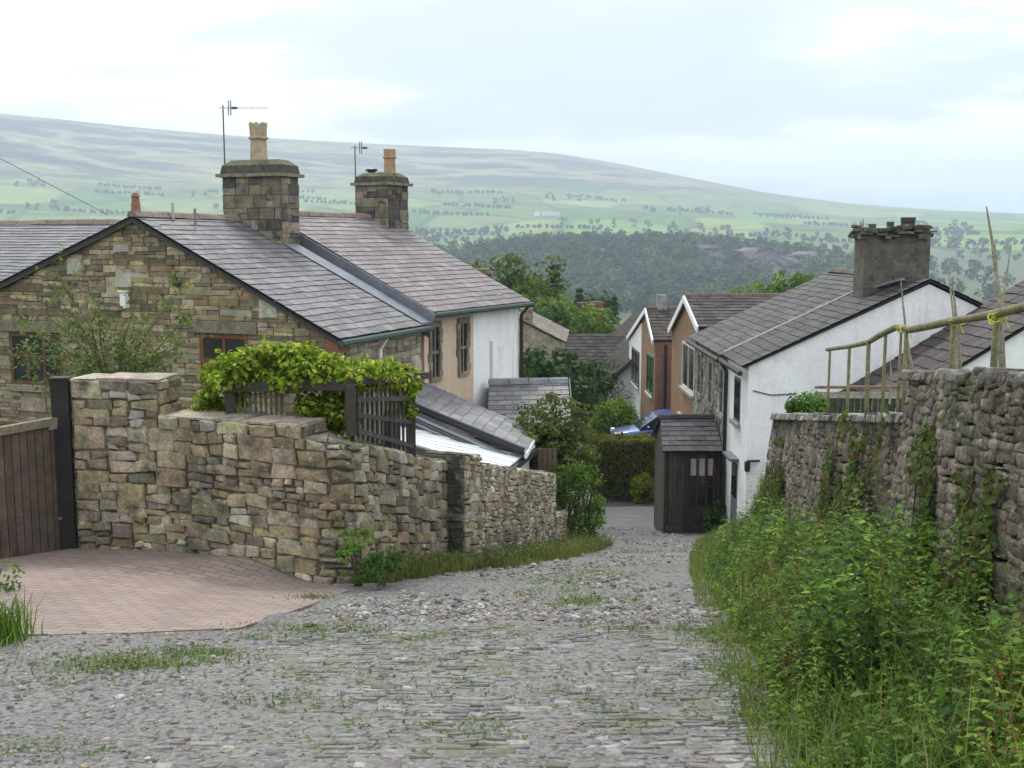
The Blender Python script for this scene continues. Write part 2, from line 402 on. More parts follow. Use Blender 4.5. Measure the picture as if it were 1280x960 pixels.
def stone(mb, M, poly, depth, gap, bev, pal):
    """one dressed or rough block: outline poly (u,w ccw), standing `depth` proud of the wall core"""
    a = area(poly)
    if a < .0012: return
    n = len(poly); cx = sum(p[0] for p in poly) / n; cy = sum(p[1] for p in poly) / n
    r = math.sqrt(a)
    def inset(d): 
        k = max(.35, 1 - 2 * d / max(r, .03))
        return [(cx + (p[0] - cx) * k, cy + (p[1] - cy) * k) for p in poly]
    g = inset(gap); f = inset(gap + bev)
    d = depth * random.uniform(.55, 1.25); tx, ty = random.uniform(-.25, .25), random.uniform(-.25, .25)
    c = pick(pal, .2)
    vs = [M(u, w, -.03) for u, w in g] + [M(u, w, d * .55) for u, w in g] + [M(u, w, d + (tx * (u - cx) + ty * (w - cy)) * .3 + random.uniform(-.004, .004)) for u, w in f] + [M(cx, cy, d * 1.1)]
    fs = []
    for i in range(n):
        j = (i + 1) % n
        fs += [(i, j, n + j, n + i), (n + i, n + j, 2 * n + j, 2 * n + i), (2 * n + i, 2 * n + j, 3 * n)]
    mb.add(vs, fs, c)

def stonework(mb, M, u0, u1, w0, w1, pal, clip=None, holes=(), band=(.3, .5), chunk=(.3, .75), maxw=.42, maxh=.21, depth=.035, gap=.006, bev=.012, jit=.012, keep=.25):
    def emit(a, b, c, d):
        j = lambda: random.uniform(-jit, jit)
        poly = [(a + j(), b + j()), (c + j(), b + j()), (c + j(), d + j()), (a + j(), d + j())]
        if random.random() < .6 and (c - a) > .12:      # a five-sided stone
            poly.insert(3, ((a + c) / 2 + random.uniform(-.3, .3) * (c - a), d + jit * random.uniform(.2, 1.2)))
        poly = [(min(max(x, u0), u1), y) for x, y in poly]
        if clip: poly = clip_poly(poly, clip)
        if len(poly) >= 3: stone(mb, M, poly, depth, gap, bev, pal)
    def split(a, b, c, d, lvl=0):
        W, H = c - a, d - b
        if H > maxh * random.uniform(.8, 1.3) and not (random.random() < keep * .35 and H < .34 and W > 1.05 * H):
            k = random.uniform(.35, .65); split(a, b, c, b + H * k, lvl + 1); split(a, b + H * k, c, d, lvl + 1)
        elif W > maxw * random.uniform(.8, 1.5):
            k = random.uniform(.35, .65); split(a, b, a + W * k, d, lvl + 1); split(a + W * k, b, c, d, lvl + 1)
        elif W > .2 and W > 2.6 * H and random.random() < .35:
            k = random.uniform(.35, .65); split(a, b, a + W * k, d, lvl + 1); split(a + W * k, b, c, d, lvl + 1)
        else: emit(a, b, c, d)
    ys = sorted(set([w0, w1] + [h[1] for h in holes if w0 < h[1] < w1] + [h[3] for h in holes if w0 < h[3] < w1]))
    for y0, y1 in zip(ys[:-1], ys[1:]):
        spans = [(u0, u1)]
        for h in holes:
            if h[1] <= y0 + 1e-4 and h[3] >= y1 - 1e-4:
                ns = []
                for a, b in spans:
                    if h[0] > a: ns.append((a, min(b, h[0])))
                    if h[2] < b: ns.append((max(a, h[2]), b))
                spans = [q for q in ns if q[1] - q[0] > .02]
        w = y0
        while w < y1 - 1e-4:
            hh = random.uniform(*band)
            if y1 - w - hh < band[0] * .6: hh = y1 - w
            for a, b in spans:
                u = a
                while u < b - 1e-4:
                    ww = random.uniform(*chunk)
                    if b - u - ww < chunk[0] * .6: ww = b - u
                    split(u, w, u + ww, w + hh); u += ww
            w += hh

def roof(root, deckmat, slatemat, P, tile=.3, exp=.2, pal=((.13, .13, .14),), thick=.035, name='roof', th=.012, amt=.14, skip=None):
    """P = eave-left, eave-right, ridge-right, ridge-left seen from outside"""
    a, b, c, d = [Vector(p) for p in P]
    N = (b - a).cross(d - a).normalized()
    mb = MB()
    k_ = N * .028
    mb.hexa([a - N * thick - k_, b - N * thick - k_, c - N * thick - k_, d - N * thick - k_, a - k_, b - k_, c - k_, d - k_], (.04, .038, .036), 1)
    W = ((b - a).length + (c - d).length) / 2; H = ((d - a).length + (c - b).length) / 2
    rows = max(2, int(H / exp)); 
    def Q(s, t): return a.lerp(b, s).lerp(d.lerp(c, s), t)
    for r_ in range(rows):
        t0 = r_ / rows; t1 = min(1, (r_ + 1.25) / rows)
        n = max(1, int(W / tile)); off = (r_ % 2) * .5
        for k in range(-1, n + 1):
            s0 = (k + off) / n; s1 = (k + 1 + off) / n
            s0, s1 = max(0, s0), min(1, s1)
            if s1 - s0 < .12 / n: continue
            g = .012 / W
            jt = random.uniform(-.07, .07) / rows + (random.uniform(-.35, -.1) / rows if random.random() < .012 else 0)
            if r_ == 0: jt = -abs(jt) - .02 / H
            e = th * random.uniform(.85, 1.5)
            A, B = Q(s0 + g / 2, t0 + jt), Q(s1 - g / 2, t0 + jt + random.uniform(-.02, .02) / rows); C, D = Q(s1 - g / 2, t1), Q(s0 + g / 2, t1)
            vs = [A + N * .002, B + N * .002, A + N * (e + .006), B + N * (e + .006), C + N * .003, D + N * .003]
            mb.add(vs, [(2, 3, 4, 5), (0, 1, 3, 2), (1, 4, 3), (0, 2, 5)], pick(pal, amt), 0)
    return mb.build(name, [slatemat, deckmat], root)

def ridge_tiles(root, p, q, col, r=.12, L=.45, name='ridge_tiles', mat=None):
    p, q = Vector(p), Vector(q); n = max(2, int((q - p).length / L)); mb = MB()
    d = (q - p).normalized(); x = d.cross(Vector((0, 0, 1))).normalized()
    for i in range(n):
        A = p.lerp(q, i / n) ; B = p.lerp(q, (i + .97) / n); k = random.uniform(-.008, .008)
        prof = [(-r, -.05), (-r * .55, r * .35), (0, r * .55), (r * .55, r * .35), (r, -.05)]
        vs = [A + x * u + Vector((0, 0, w + k)) for u, w in prof] + [B + x * u + Vector((0, 0, w + k)) for u, w in prof]
        mb.add(vs, [(i_, i_ + 1, i_ + 6, i_ + 5) for i_ in range(4)] + [(4, 3, 2, 1, 0), (5, 6, 7, 8, 9)], vary(col, .12))
    return mb.build(name, mat or M_TILE, root)

class LV:
    """many leaves / blades gathered into one mesh"""
    def __init__(s): s.V = []; s.T = []; s.C = []; s.Q = []; s.QC = []; s.n = 0
    def leaves(s, C, D, N, L, W, col, fold=.15):
        C = np.asarray(C, float); n = len(C)
        if n == 0: return
        D = D / (np.linalg.norm(D, axis=1, keepdims=True) + 1e-9)
        X = np.cross(D, N); X /= (np.linalg.norm(X, axis=1, keepdims=True) + 1e-9)
        N = np.cross(X, D)
        L = np.broadcast_to(np.asarray(L, float), (n,))[:, None]; W = np.broadcast_to(np.asarray(W, float), (n,))[:, None]
        V = np.stack([C - D * L * .5, C + X * W * .5 + N * W * fold - D * L * .08, C + D * L * .5, C - X * W * .5 + N * W * fold - D * L * .08], 1).reshape(-1, 3)
        i = np.arange(n)[:, None] * 4 + s.n
        s.V.append(V); s.T.append(np.concatenate([i + [0, 1, 2], i + [0, 2, 3]], 1).reshape(-1, 3)); s.C.append(np.repeat(np.broadcast_to(col, (n, 3)), 2, 0)); s.n += 4 * n
    def blades(s, B, h, lean, w, col):
        """grass blades rooted at B with a bend"""
        B = np.asarray(B, float); n = len(B)
        if n == 0: return
        az = rng.uniform(0, 2 * np.pi, n); h = np.broadcast_to(h, (n,)); w = np.broadcast_to(w, (n,))
        X = np.stack([np.cos(az), np.sin(az), np.zeros(n)], 1); az2 = az + rng.uniform(-1, 1, n) + np.pi / 2
        Ld = np.stack([np.cos(az2), np.sin(az2), np.zeros(n)], 1) * (np.broadcast_to(lean, (n,)) * h)[:, None]
        up = np.array([0, 0, 1.0])
        m = B + Ld * .3 + up * (h * .55)[:, None]; t = B + Ld + up * (h * (.95 - .25 * np.minimum(np.broadcast_to(lean, (n,)), 1)))[:, None]
        V = np.stack([B - X * w[:, None] * .5, B + X * w[:, None] * .5, m + X * w[:, None] * .4, m - X * w[:, None] * .4, t], 1).reshape(-1, 3)
        i = np.arange(n)[:, None] * 5 + s.n
        s.V.append(V); s.T.append(np.concatenate([i + [0, 1, 2], i + [0, 2, 3], i + [3, 2, 4]], 1).reshape(-1, 3)); s.C.append(np.repeat(np.broadcast_to(col, (n, 3)), 3, 0)); s.n += 5 * n
    def mesh(s, name):
        return np_mesh(name, np.concatenate(s.V), [np.concatenate(s.T)], np.concatenate(s.C))
    def build(s, name, mat, parent=None, at=None, mbase=None):
        b = mbase if mbase is not None else (base_of(parent) if parent else Vector(at) if at is not None else Vector((0, 0, 0)))
        s.V = [v - np.array(b)[None, :] for v in s.V]
        return link_mesh(name, s.mesh(name), mat, parent, at)

def cvar(cols, n, amt=.25):
    cols = np.asarray(cols, float); c = cols[rng.integers(0, len(cols), n)]
    return c * (1 + rng.uniform(-amt, amt, (n, 1))) * (1 + rng.uniform(-.08, .08, (n, 3)))
def rdir(n, zb=0.0, zs=1.0):
    d = rng.normal(size=(n, 3)); d[:, 2] = d[:, 2] * zs + zb
    return d / (np.linalg.norm(d, axis=1, keepdims=True) + 1e-9)
def clump_leaves(lv, centres, radii, per, L, W, cols, flat=.7, amt=.25):
    """leaf clumps: leaves lie mostly in the outer half of each clump and face outwards and up"""
    for c, r in zip(centres, radii):
        n = per; d = rdir(n, .15); rr = r * rng.uniform(.45, 1.0, n) ** .6
        P = np.asarray(c)[None, :] + d * rr[:, None] * np.array([1, 1, flat])
        k = 1 + rng.uniform(-.2, .2)
        N = d + np.array([0, 0, .6]) + rng.normal(size=(n, 3)) * .45
        D = np.cross(N, rng.normal(size=(n, 3)))
        lv.leaves(P, D, N, L * rng.uniform(.65, 1.35, n), W * rng.uniform(.65, 1.35, n), cvar(cols, n, amt) * k)

def tree_meshes(kind, h, rad, cols, L, nclump, per, trunk_r=None, seed=0, bare=.25, barkcol=(.09, .075, .055)):
    """local trunk and crown meshes, base at the origin"""
    random.seed(100 + seed)
    tb = MB(); lv = LV(); cs = []; rs = []
    tr = trunk_r or h * .022
    if kind == 'conifer':
        tb.tube([(0, 0, 0), (0, 0, h * .5), (0, 0, h * .98)], [tr, tr * .6, .02], 7, barkcol)
        for i in range(nclump):
            t = (i + .5) / nclump; z = h * (.12 + .86 * t); r = rad * (1 - t) ** .85 * random.uniform(.7, 1.1)
            for k in range(5):
                a = i * 2.4 + k * 1.257 + random.uniform(-.3, .3)
                cs.append((math.cos(a) * r * .62, math.sin(a) * r * .62, z - r * .22)); rs.append(max(.12 * rad, r * .42))
                tb.tube([(0, 0, z), (math.cos(a) * r * .8, math.sin(a) * r * .8, z - r * .2)], [tr * .25, .01], 4, barkcol)
        clump_leaves(lv, cs, rs, max(4, per // 5), L, L * .4, cols, .45)
    else:
        th = h * bare
        wob = [(random.uniform(-.04, .04) * h, random.uniform(-.04, .04) * h) for _ in range(4)]
        tb.tube([(0, 0, 0), (wob[0][0] * .4, wob[0][1] * .4, th * .6), (wob[1][0], wob[1][1], th * 1.3), (wob[2][0], wob[2][1], h * .75)], [tr * 1.25, tr, tr * .7, tr * .15], 8, barkcol)
        nl = 9
        for i in range(nl):
            a = i * 2.4 + random.uniform(-.4, .4); z0 = th * random.uniform(.8, 1.6); e = random.uniform(.5, .9)
            z1 = lerp(th, h * .92, random.uniform(.25, .95))
            q = (math.cos(a) * rad * e, math.sin(a) * rad * e, z1)
            tb.tube([(wob[1][0] * .7, wob[1][1] * .7, z0), (q[0] * .45, q[1] * .45, lerp(z0, z1, .6)), q], [tr * .45, tr * .28, tr * .06], 5, barkcol)
        lobes = []
        for i in range(7):
            a = i * 2.4 + random.uniform(-.5, .5); e = random.uniform(.2, .62)
            lobes.append((math.cos(a) * rad * e, math.sin(a) * rad * e, lerp(th * 1.15, h, random.uniform(.22, .78)), rad * random.uniform(.42, .62)))
        lobes.append((0, 0, h - rad * .5, rad * .52))
        for i in range(nclump):
            x, y, z, lr = random.choice(lobes)
            d = rdir(1, .1)[0]
            q = random.uniform(.55, 1.0)
            cs.append((x + d[0] * lr * q, y + d[1] * lr * q, min(h, max(th * .8, z + d[2] * lr * q * .85)))); rs.append(rad * random.uniform(.12, .24))
        clump_leaves(lv, cs, rs, per, L, L * .55, cols, .75)
    return tb, lv

TREE_PROTO = {}
def plant_tree(name, label, loc, proto, s=1.0, rz=0.0, group=None, cat='tree', sz=1.0):
    """root + trunk + crown; protos share their mesh data"""
    if proto not in TREE_PROTO:
        kw = PROTO[proto]; tb, lv = tree_meshes(**kw)
        to = tb.build('trunk', M_BARK); lo = lv.build('crown', M_LEAF)
        TREE_PROTO[proto] = [to, lo, False]
    root = thing(name, label, cat, loc, group); root.rotation_euler = (0, 0, rz); root.scale = (s, s, s * sz)
    pr = TREE_PROTO[proto]
    for i in (0, 1):
        o = pr[i]
        if pr[2]:
            o = o.copy(); COL.objects.link(o); o.name = ('trunk', 'crown')[i]
        o.parent = root
    pr[2] = True
    return root

GREEN = [(.07, .11, .022), (.09, .135, .028), (.055, .09, .02)]
DKGREEN = [(.03, .065, .02), (.04, .08, .022), (.028, .055, .02)]
LTGREEN = [(.10, .16, .03), (.12, .19, .035), (.08, .14, .03)]
PROTO = {
    'broad': dict(kind='b', h=14, rad=6, cols=GREEN, L=.55, nclump=190, per=34, seed=1, bare=.16),
    'broad_dark': dict(kind='b', h=12, rad=4.6, cols=DKGREEN, L=.5, nclump=150, per=32, seed=2, bare=.14),
    'broad_light': dict(kind='b', h=10, rad=4.2, cols=LTGREEN, L=.45, nclump=150, per=30, seed=3, bare=.14),
    'conifer': dict(kind='conifer', h=14, rad=3.0, cols=[(.03, .06, .03), (.04, .075, .03)], L=.5, nclump=26, per=60, seed=4),
    'round': dict(kind='b', h=5, rad=2.2, cols=DKGREEN, L=.28, nclump=110, per=30, seed=5, bare=.12),
}

def bush(name, label, c, rx, ry, rz, cols, L, nclump, per, W=None, cat='bush', stems=True, group=None, flat=.8, shell=.55):
    """a shrub: woody stems + foliage; c = base centre on the ground"""
    c = Vector(c)
    root = thing(name, label, cat, c, group)
    lv = LV(); cs = []; rs = []
    mb = MB()
    for i in range(nclump):
        d = rdir(1, .25)[0]; q = random.uniform(shell, 1)
        p = (c.x + d[0] * rx * q, c.y + d[1] * ry * q, c.z + rz * (1 + d[2] * q) * .98)
        p = (p[0], p[1], max(c.z + .05, p[2]))
        cs.append(p); rs.append(min(rx, rz) * random.uniform(.22, .4))
        if stems and i % 4 == 0:
            b0 = c + Vector((random.uniform(-.2, .2) * rx, random.uniform(-.2, .2) * ry, -.02)); e = Vector(p)
            mid = b0.lerp(e, .5) + Vector((0, 0, rz * .2))
            mb.tube([b0, mid, e], [rz * .02 + .006, rz * .014 + .004, .003], 5, (.08, .065, .045))
    clump_leaves(lv, cs, rs, per, L, W or L * .55, cols, flat)
    if mb.v: mb.build('stem', M_BARK, root)
    lv.build('foliage', M_LEAF, root)
    return root

# ------------------------------------------------------------------ terrain sheets
def polar(name, radii, mat, kind, th0=-math.pi, th1=math.pi, nth=400, sinkfn=None):
    th = np.linspace(th0, th1, nth); rr = np.asarray(radii)
    X = rr[:, None] * np.sin(th)[None, :]; Y = rr[:, None] * np.cos(th)[None, :]
    Z = G(X, Y)
    if sinkfn is not None: Z = Z - sinkfn(X, Y)
    V = np.stack([X, Y, Z], -1).reshape(-1, 3)
    i = np.arange(len(rr) - 1)[:, None] * nth + np.arange(nth - 1)[None, :]
    Q = np.stack([i, i + nth, i + nth + 1, i + 1], -1).reshape(-1, 4)[:, ::-1]
    me = np_mesh(name, V, [Q], None, True)
    o = link_mesh(name, me, mat); o['kind'] = kind; return o
# lane corridor edges (x at y): the terrain sinks a little under the lane sheet
_ll = np.array([(-3, -7), (6.6, -7), (7.6, -5.6), (8.2, -3.4), (9.2, -2.6), (10.6, -1.9), (11.5, -1.62), (14.3, -.86), (20.3, .72), (22, 1.3), (28, 2.0), (33, 1.9), (38, 1.5), (47, 1.4)], float)
_lr = np.array([(-3, 1.5), (4, 1.55), (7, 1.95), (10, 2.2), (13, 2.7), (20, 3.9), (24, 4.6), (33, 5.0), (38, 6.2), (47, 6.5)], float)
def lane_l(y): return np.interp(y, _ll[:, 0], _ll[:, 1])
def lane_r(y): return np.interp(y, _lr[:, 0], _lr[:, 1])
def sink(X, Y):
    ins = (X > lane_l(Y) + .12) & (X < lane_r(Y) - .12) & (Y > -2.8) & (Y < 41.7)
    return np.where(ins, .09, 0.0)
rad_near = np.concatenate([[.05], np.geomspace(.6, 60, 190), np.geomspace(63, 1500, 90)])
polar('ground', rad_near, M_GROUND, 'structure', nth=520, sinkfn=sink)
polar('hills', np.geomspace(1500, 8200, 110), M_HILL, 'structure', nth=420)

def lane_noise(x, y):
    v = Vector((x, y, 0))
    rough = float(sstep(7.6, 8.6, y)) * (1 - float(sstep(30, 34, y)))
    z = .012 * mnoise.noise(v * 2.3) + .006 * mnoise.noise(v * 9)
    z += rough * (.03 * mnoise.noise(v * 1.7 + Vector((3, 1, 0))) + .022 * mnoise.noise(v * 6.5) + .012 * mnoise.noise(v * 17))
    z += .05 * math.exp(-((y - 8.45 - .12 * mnoise.noise(Vector((x * 1.1, 7, 0)))) / .22) ** 2) * (.6 + .8 * mnoise.noise(Vector((x * 2.1, 3, 1))))   # the broken edge where the setts stop
    return z
def lane_z(x, y): return Gz(x, y) + .012 + lane_noise(x, y)
ys = [-2.9]
while ys[-1] < 41.8: ys.append(ys[-1] + max(.035, .011 * abs(ys[-1])) if ys[-1] > 2.5 else ys[-1] + .15)
nx = 130
V = []; 
YY = np.repeat(np.array(ys)[:, None], nx, 1); TT = np.linspace(0, 1, nx)[None, :]
XX = lerp(lane_l(YY), lane_r(YY), TT)
ZZ = G(XX, YY) + .012 + np.array([[lane_noise(float(a), float(b)) for a, b in zip(r1, r2)] for r1, r2 in zip(XX, YY)])
DRIVE = [(p.x, p.y) for p in (PX(96, 687, 12.0), PX(0, 704, 11.2), PX(-160, 740, 10.1), PX(-190, 800, 8.6), PX(0, 800, 7.75), PX(150, 797, 7.8), PX(300, 788, 8.0), PX(380, 764, 9.2), PX(438, 743, 10.5), PX(412, 733, 10.95), PX(190, 694, 11.8))]
def inpoly(x, y, P):
    r_ = False
    for i_ in range(len(P)):
        (x0, y0), (x1, y1) = P[i_], P[i_ - 1]
        if (y0 > y) != (y1 > y) and x < (x1 - x0) * (y - y0) / (y1 - y0) + x0: r_ = not r_
    return r_
ZZ = ZZ - .05 * np.array([[7 < b < 12.5 and a < -1.4 and inpoly(float(a), float(b), DRIVE) for a, b in zip(r1, r2)] for r1, r2 in zip(XX, YY)])
i = np.arange(len(ys) - 1)[:, None] * nx + np.arange(nx - 1)[None, :]
o = link_mesh('lane', np_mesh('lane', np.stack([XX, YY, ZZ], -1).reshape(-1, 3), [np.stack([i, i + 1, i + nx + 1, i + nx], -1).reshape(-1, 4)], None, True), M_LANE)
o['kind'] = 'structure'

# stone setts of the upper lane, worn and laid in courses across it
def right_edge(y): return float(np.interp(y, [0, 4.3, 6.9, 9.4, 13, 20, 23], [1.1, 1.12, 1.5, 1.7, 2.2, 3.35, 3.9]))
mb = MB(); y = 1.6; rowi = 0
SETT = [(.155, .15, .14), (.18, .172, .16), (.135, .13, .123), (.205, .198, .185), (.26, .255, .24), (.16, .15, .132), (.185, .178, .168)]  # palest entry paints glints into the colour of some setts
while y < 8.3:
    dy = random.uniform(.052, .082); x = -3.2 + random.uniform(0, .2)
    while x < right_edge(y) + .15:
        dx = random.uniform(.075, .185)
        cxm, cym = x + dx / 2, y + dy / 2
        lim = -1.45 + .45 * mnoise.noise(Vector((3.1, cym * .9, 0))) + (.35 if cym < 4.2 else 0)
        gone = mnoise.noise(Vector((cxm * 1.2, cym * 1.2, 5))) > .36 or random.random() < .05 or cym > 8.15 + .25 * mnoise.noise(Vector((cxm * 1.3, 0, 9)))
        if cxm > lim and not gone and random.random() > .03 + .9 * max(0, (lim + .5 - cxm)):
            z = Gz(cxm, cym) + .012 + .012 * mnoise.noise(Vector((cxm, cym, 0)) * 2.3)
            t = random.uniform(-.006, .006) + .004; g = random.uniform(.004, .011)
            sx, sy = random.uniform(-.006, .006), random.uniform(-.007, .007)
            jj = lambda: random.uniform(-.011, .011)
            q = [(x + g + jj(), y + g + jj()), (x + dx - g + jj(), y + g + jj()), (x + dx - g + jj(), y + dy - g + jj()), (x + g + jj(), y + dy - g + jj())]
            f = [(cxm + (a - cxm) * .72, cym + (b - cym) * .55) for a, b in q]
            zz = lambda a, b, h: Gz(a, b) + .012 + h + sx * (a - cxm) / dx * 2 + sy * (b - cym) / dy * 2
            vs = [(a, b, zz(a, b, -.03)) for a, b in q] + [(a, b, zz(a, b, t * .45)) for a, b in q] + [(a, b, zz(a, b, t) + random.uniform(-.003, .003)) for a, b in f]
            fs = []
            for k in range(4):
                k2 = (k + 1) % 4; fs += [(k, k2, 4 + k2, 4 + k), (4 + k, 4 + k2, 8 + k2, 8 + k)]
            mb.add(vs, fs + [(8, 9, 10, 11)], pick(SETT, .26))
        x += dx
    y += dy; rowi += 1
M_SETT = attr_mat('gritstone_setts', (5, 40), (.72, 1.22), .8, .6, 55, [((.31, .305, .29), 12, .62, .72), ((.10, .105, .045), 1.3, .50, .68), ((.12, .116, .108), 5, .52, .68)], .012, .35)
o = mb.build('setts', M_SETT, smooth=True); o['kind'] = 'structure'

# loose stones and rubble: nobody could count them
def pebbles(lst, pal, name):
    mb = MB()
    for x, y, z, r in lst:
        k = [(random.uniform(.7, 1.3) * r, random.uniform(.7, 1.3) * r, random.uniform(.35, .8) * r) for _ in range(1)][0]
        a = random.uniform(0, 6.28); ca, sa = math.cos(a), math.sin(a)
        pts = []
        for zz, rr in ((-.5, .8), (.15, 1.0), (.8, .55)):
            for m in range(5):
                t = m * 1.2566 + zz; q = rr * random.uniform(.75, 1.2)
                px, py = math.cos(t) * k[0] * q, math.sin(t) * k[1] * q
                pts.append((x + px * ca - py * sa, y + px * sa + py * ca, z + zz * k[2] + random.uniform(-.1, .1) * r))
        fs = [(l * 5 + m, l * 5 + (m + 1) % 5, l * 5 + 5 + (m + 1) % 5, l * 5 + 5 + m) for l in (0, 1) for m in range(5)] + [(10, 11, 12, 13, 14)]
        mb.add(pts, fs, pick(pal, .22))
    return mb.build(name, M_GRAVEL)
GRV = [(.17, .167, .16), (.225, .215, .20), (.14, .133, .128), (.29, .28, .265), (.185, .165, .145)]
lst = []
for _ in range(11000):
    y = random.uniform(2.2, 9.5) if random.random() < .42 else 8.2 + 22 * random.random() ** 1.5
    l_, r_ = float(lane_l(y)), min(float(lane_r(y)), right_edge(y) + .2)
    if y < 8 and random.random() < .75: r_ = -1.5
    x = random.uniform(max(l_, -5), r_)
    if y > 8 and mnoise.noise(Vector((x * .8, y * .5, 2))) < -.05: continue
    if inpoly(x, y, DRIVE): continue
    r = random.choice([.010, .012, .014, .018, .025, .034]) * (1 + .6 * (y > 9)) * random.uniform(.7, 1.3)
    r *= .62 if y < 8 else .66
    lst.append((x, y, lane_z(x, y) + r * .2, r))
for _ in range(1500):   # the crest rubble
    x = random.uniform(-1.6, 1.9); y = random.gauss(8.75, .3); r = random.choice([.010, .014, .02, .036]) * random.uniform(.7, 1.2)
    lst.append((x, y, lane_z(x, y) + r * .15, r))
o = pebbles(lst, GRV + [(.21, .172, .148)], 'loose_gravel'); o['kind'] = 'stuff'; o['label'] = 'loose grey gravel and rubble scattered over the steep lane'
# ------------------------------------------------------------------ driveway
def fill_sheet(name, outline, mat, zoff, thick, step=.25):
    """a slab over an outline (x,y), following the ground"""
    xs = [p[0] for p in outline]; ysl = [p[1] for p in outline]
    mb = MB()
    cxy = (sum(xs) / len(xs), sum(ysl) / len(ysl))
    rings = 14; n = len(outline)
    dense = []
    for k in range(n):
        a, b = outline[k], outline[(k + 1) % n]; m = max(1, int(math.dist(a, b) / .2))
        dense += [(lerp(a[0], b[0], j / m), lerp(a[1], b[1], j / m)) for j in range(m)]
    n = len(dense); vs = [(cxy[0], cxy[1], Gz(*cxy) + zoff)]
    for r_ in range(1, rings + 1):
        for p in dense:
            x, y = lerp(cxy[0], p[0], r_ / rings), lerp(cxy[1], p[1], r_ / rings); vs.append((x, y, Gz(x, y) + zoff))
    for p in dense: vs.append((p[0], p[1], Gz(*p) + zoff - thick))
    fs = [(0, 1 + k, 1 + (k + 1) % n) for k in range(n)]
    for r_ in range(rings):
        o0, o1 = 1 + r_ * n, 1 + (r_ + 1) * n
        fs += [(o0 + k, o1 + k, o1 + (k + 1) % n, o0 + (k + 1) % n) for k in range(n)]
    mb.add(vs, fs); return mb.build(name, mat)
o = fill_sheet('driveway', DRIVE, M_PAVE, .016, .12); o['kind'] = 'structure'

# ------------------------------------------------------------------ left garden wall
WALLPAL = [(.285, .23, .145), (.32, .262, .17), (.24, .20, .14), (.34, .295, .215), (.27, .205, .12), (.21, .178, .13), (.35, .32, .26), (.30, .238, .145), (.275, .225, .15), (.245, .215, .17), (.16, .138, .105)]
MORTAR = (.15, .132, .10)
gw = thing('garden_wall', 'squared rubble stone garden wall with a tall gate pier, stepping down along the paved driveway', 'stone wall', (-3.2, 11.6, -3.4))
def wall_seg(root, p0, p1, zb0, zb1, H, th, pal, name, front_n=None, cop=True, cappal=None, ends=True, sw=None, mat=M_STONE, core=MORTAR, batter=0.0, holes=(), w0=-.2):
    """wall from p0 to p1 (front face line); H height; base z runs zb0 -> zb1; right-hand normal of travel is the back"""
    p0, p1 = Vector((*p0, 0)), Vector((*p1, 0)); L = (p1 - p0).length; d = (p1 - p0).normalized()
    n = Vector((d.y, -d.x, 0))                      # outward (front) normal
    if front_n == -1: n = -n
    def M(u, w, q): return p0 + d * u + n * (q + batter * (1 - w / H)) + Vector((0, 0, lerp(zb0, zb1, u / L) + w))
    mb = MB(); bk = -th
    c = lambda u, w, q: p0 + d * u + n * q + Vector((0, 0, lerp(zb0, zb1, u / L) + w))
    mb.hexa([c(0, w0 - .15, -.004), c(L, w0 - .15, -.004), c(L, w0 - .15, bk), c(0, w0 - .15, bk), c(0, H - .01, 0), c(L, H - .01, 0), c(L, H - .01, bk), c(0, H - .01, bk)], core)
    kw = dict(sw or {})
    stonework(mb, M, 0, L, w0, H, pal, holes=holes, **kw)
    if ends:
        for uu, sgn in ((0, -1), (L, 1)):
            e0 = p0 + d * uu; zb = lerp(zb0, zb1, uu / L)
            def ME(u, w, q): return e0 - n * u + d * sgn * q + Vector((0, 0, zb + w))
            stonework(mb, ME, 0, th, w0, H, pal, **kw)
    if cop:   # flat coping stones, uneven
        u = -.02
        while u < L - .02:
            w = min(random.uniform(.3, .75), L + .02 - u); t = random.uniform(.022, .04); ov = random.uniform(.0, .016)
            q = [c(u + .006, H, ov + .0), c(u + w - .006, H, ov), c(u + w - .006, H, bk - ov), c(u + .006, H, bk - ov)]
            q = [p0 + d * a + n * b + Vector((0, 0, lerp(zb0, zb1, a / L) + H)) for a, b in ((u + .006, ov), (u + w - .006, ov), (u + w - .006, bk - ov), (u + .006, bk - ov))]
            mb.hexa([p + Vector((0, 0, .001)) for p in q] + [p + Vector((random.uniform(-.006, .006), random.uniform(-.006, .006), t + random.uniform(-.008, .008))) for p in q], pick(cappal or pal, .15))
            u += w
    return mb.build(name, mat, root)
pA = PX(99, 690, 12.0); pB = PX(206, 696, 11.87); pC = PX(382, 730, 11.18); pD = (-1.73, 11.0)
zb = -3.45
SWL = dict(band=(.24, .46), chunk=(.28, .75), maxw=.36, maxh=.15, depth=.05, gap=.006, bev=.014, jit=.024, keep=.75)
CAP = [(.36, .31, .26), (.40, .35, .29), (.33, .29, .23)]
SWS = dict(band=(.2, .4), chunk=(.22, .6), maxw=.30, maxh=.125, depth=.045, gap=.008, bev=.014, jit=.022, keep=.6)
SIDEPAL = [(.38, .315, .22), (.43, .37, .275), (.31, .26, .185), (.46, .415, .33), (.34, .265, .17), (.25, .22, .18), (.40, .36, .30)]
pE = (xw(14.25), 14.25)
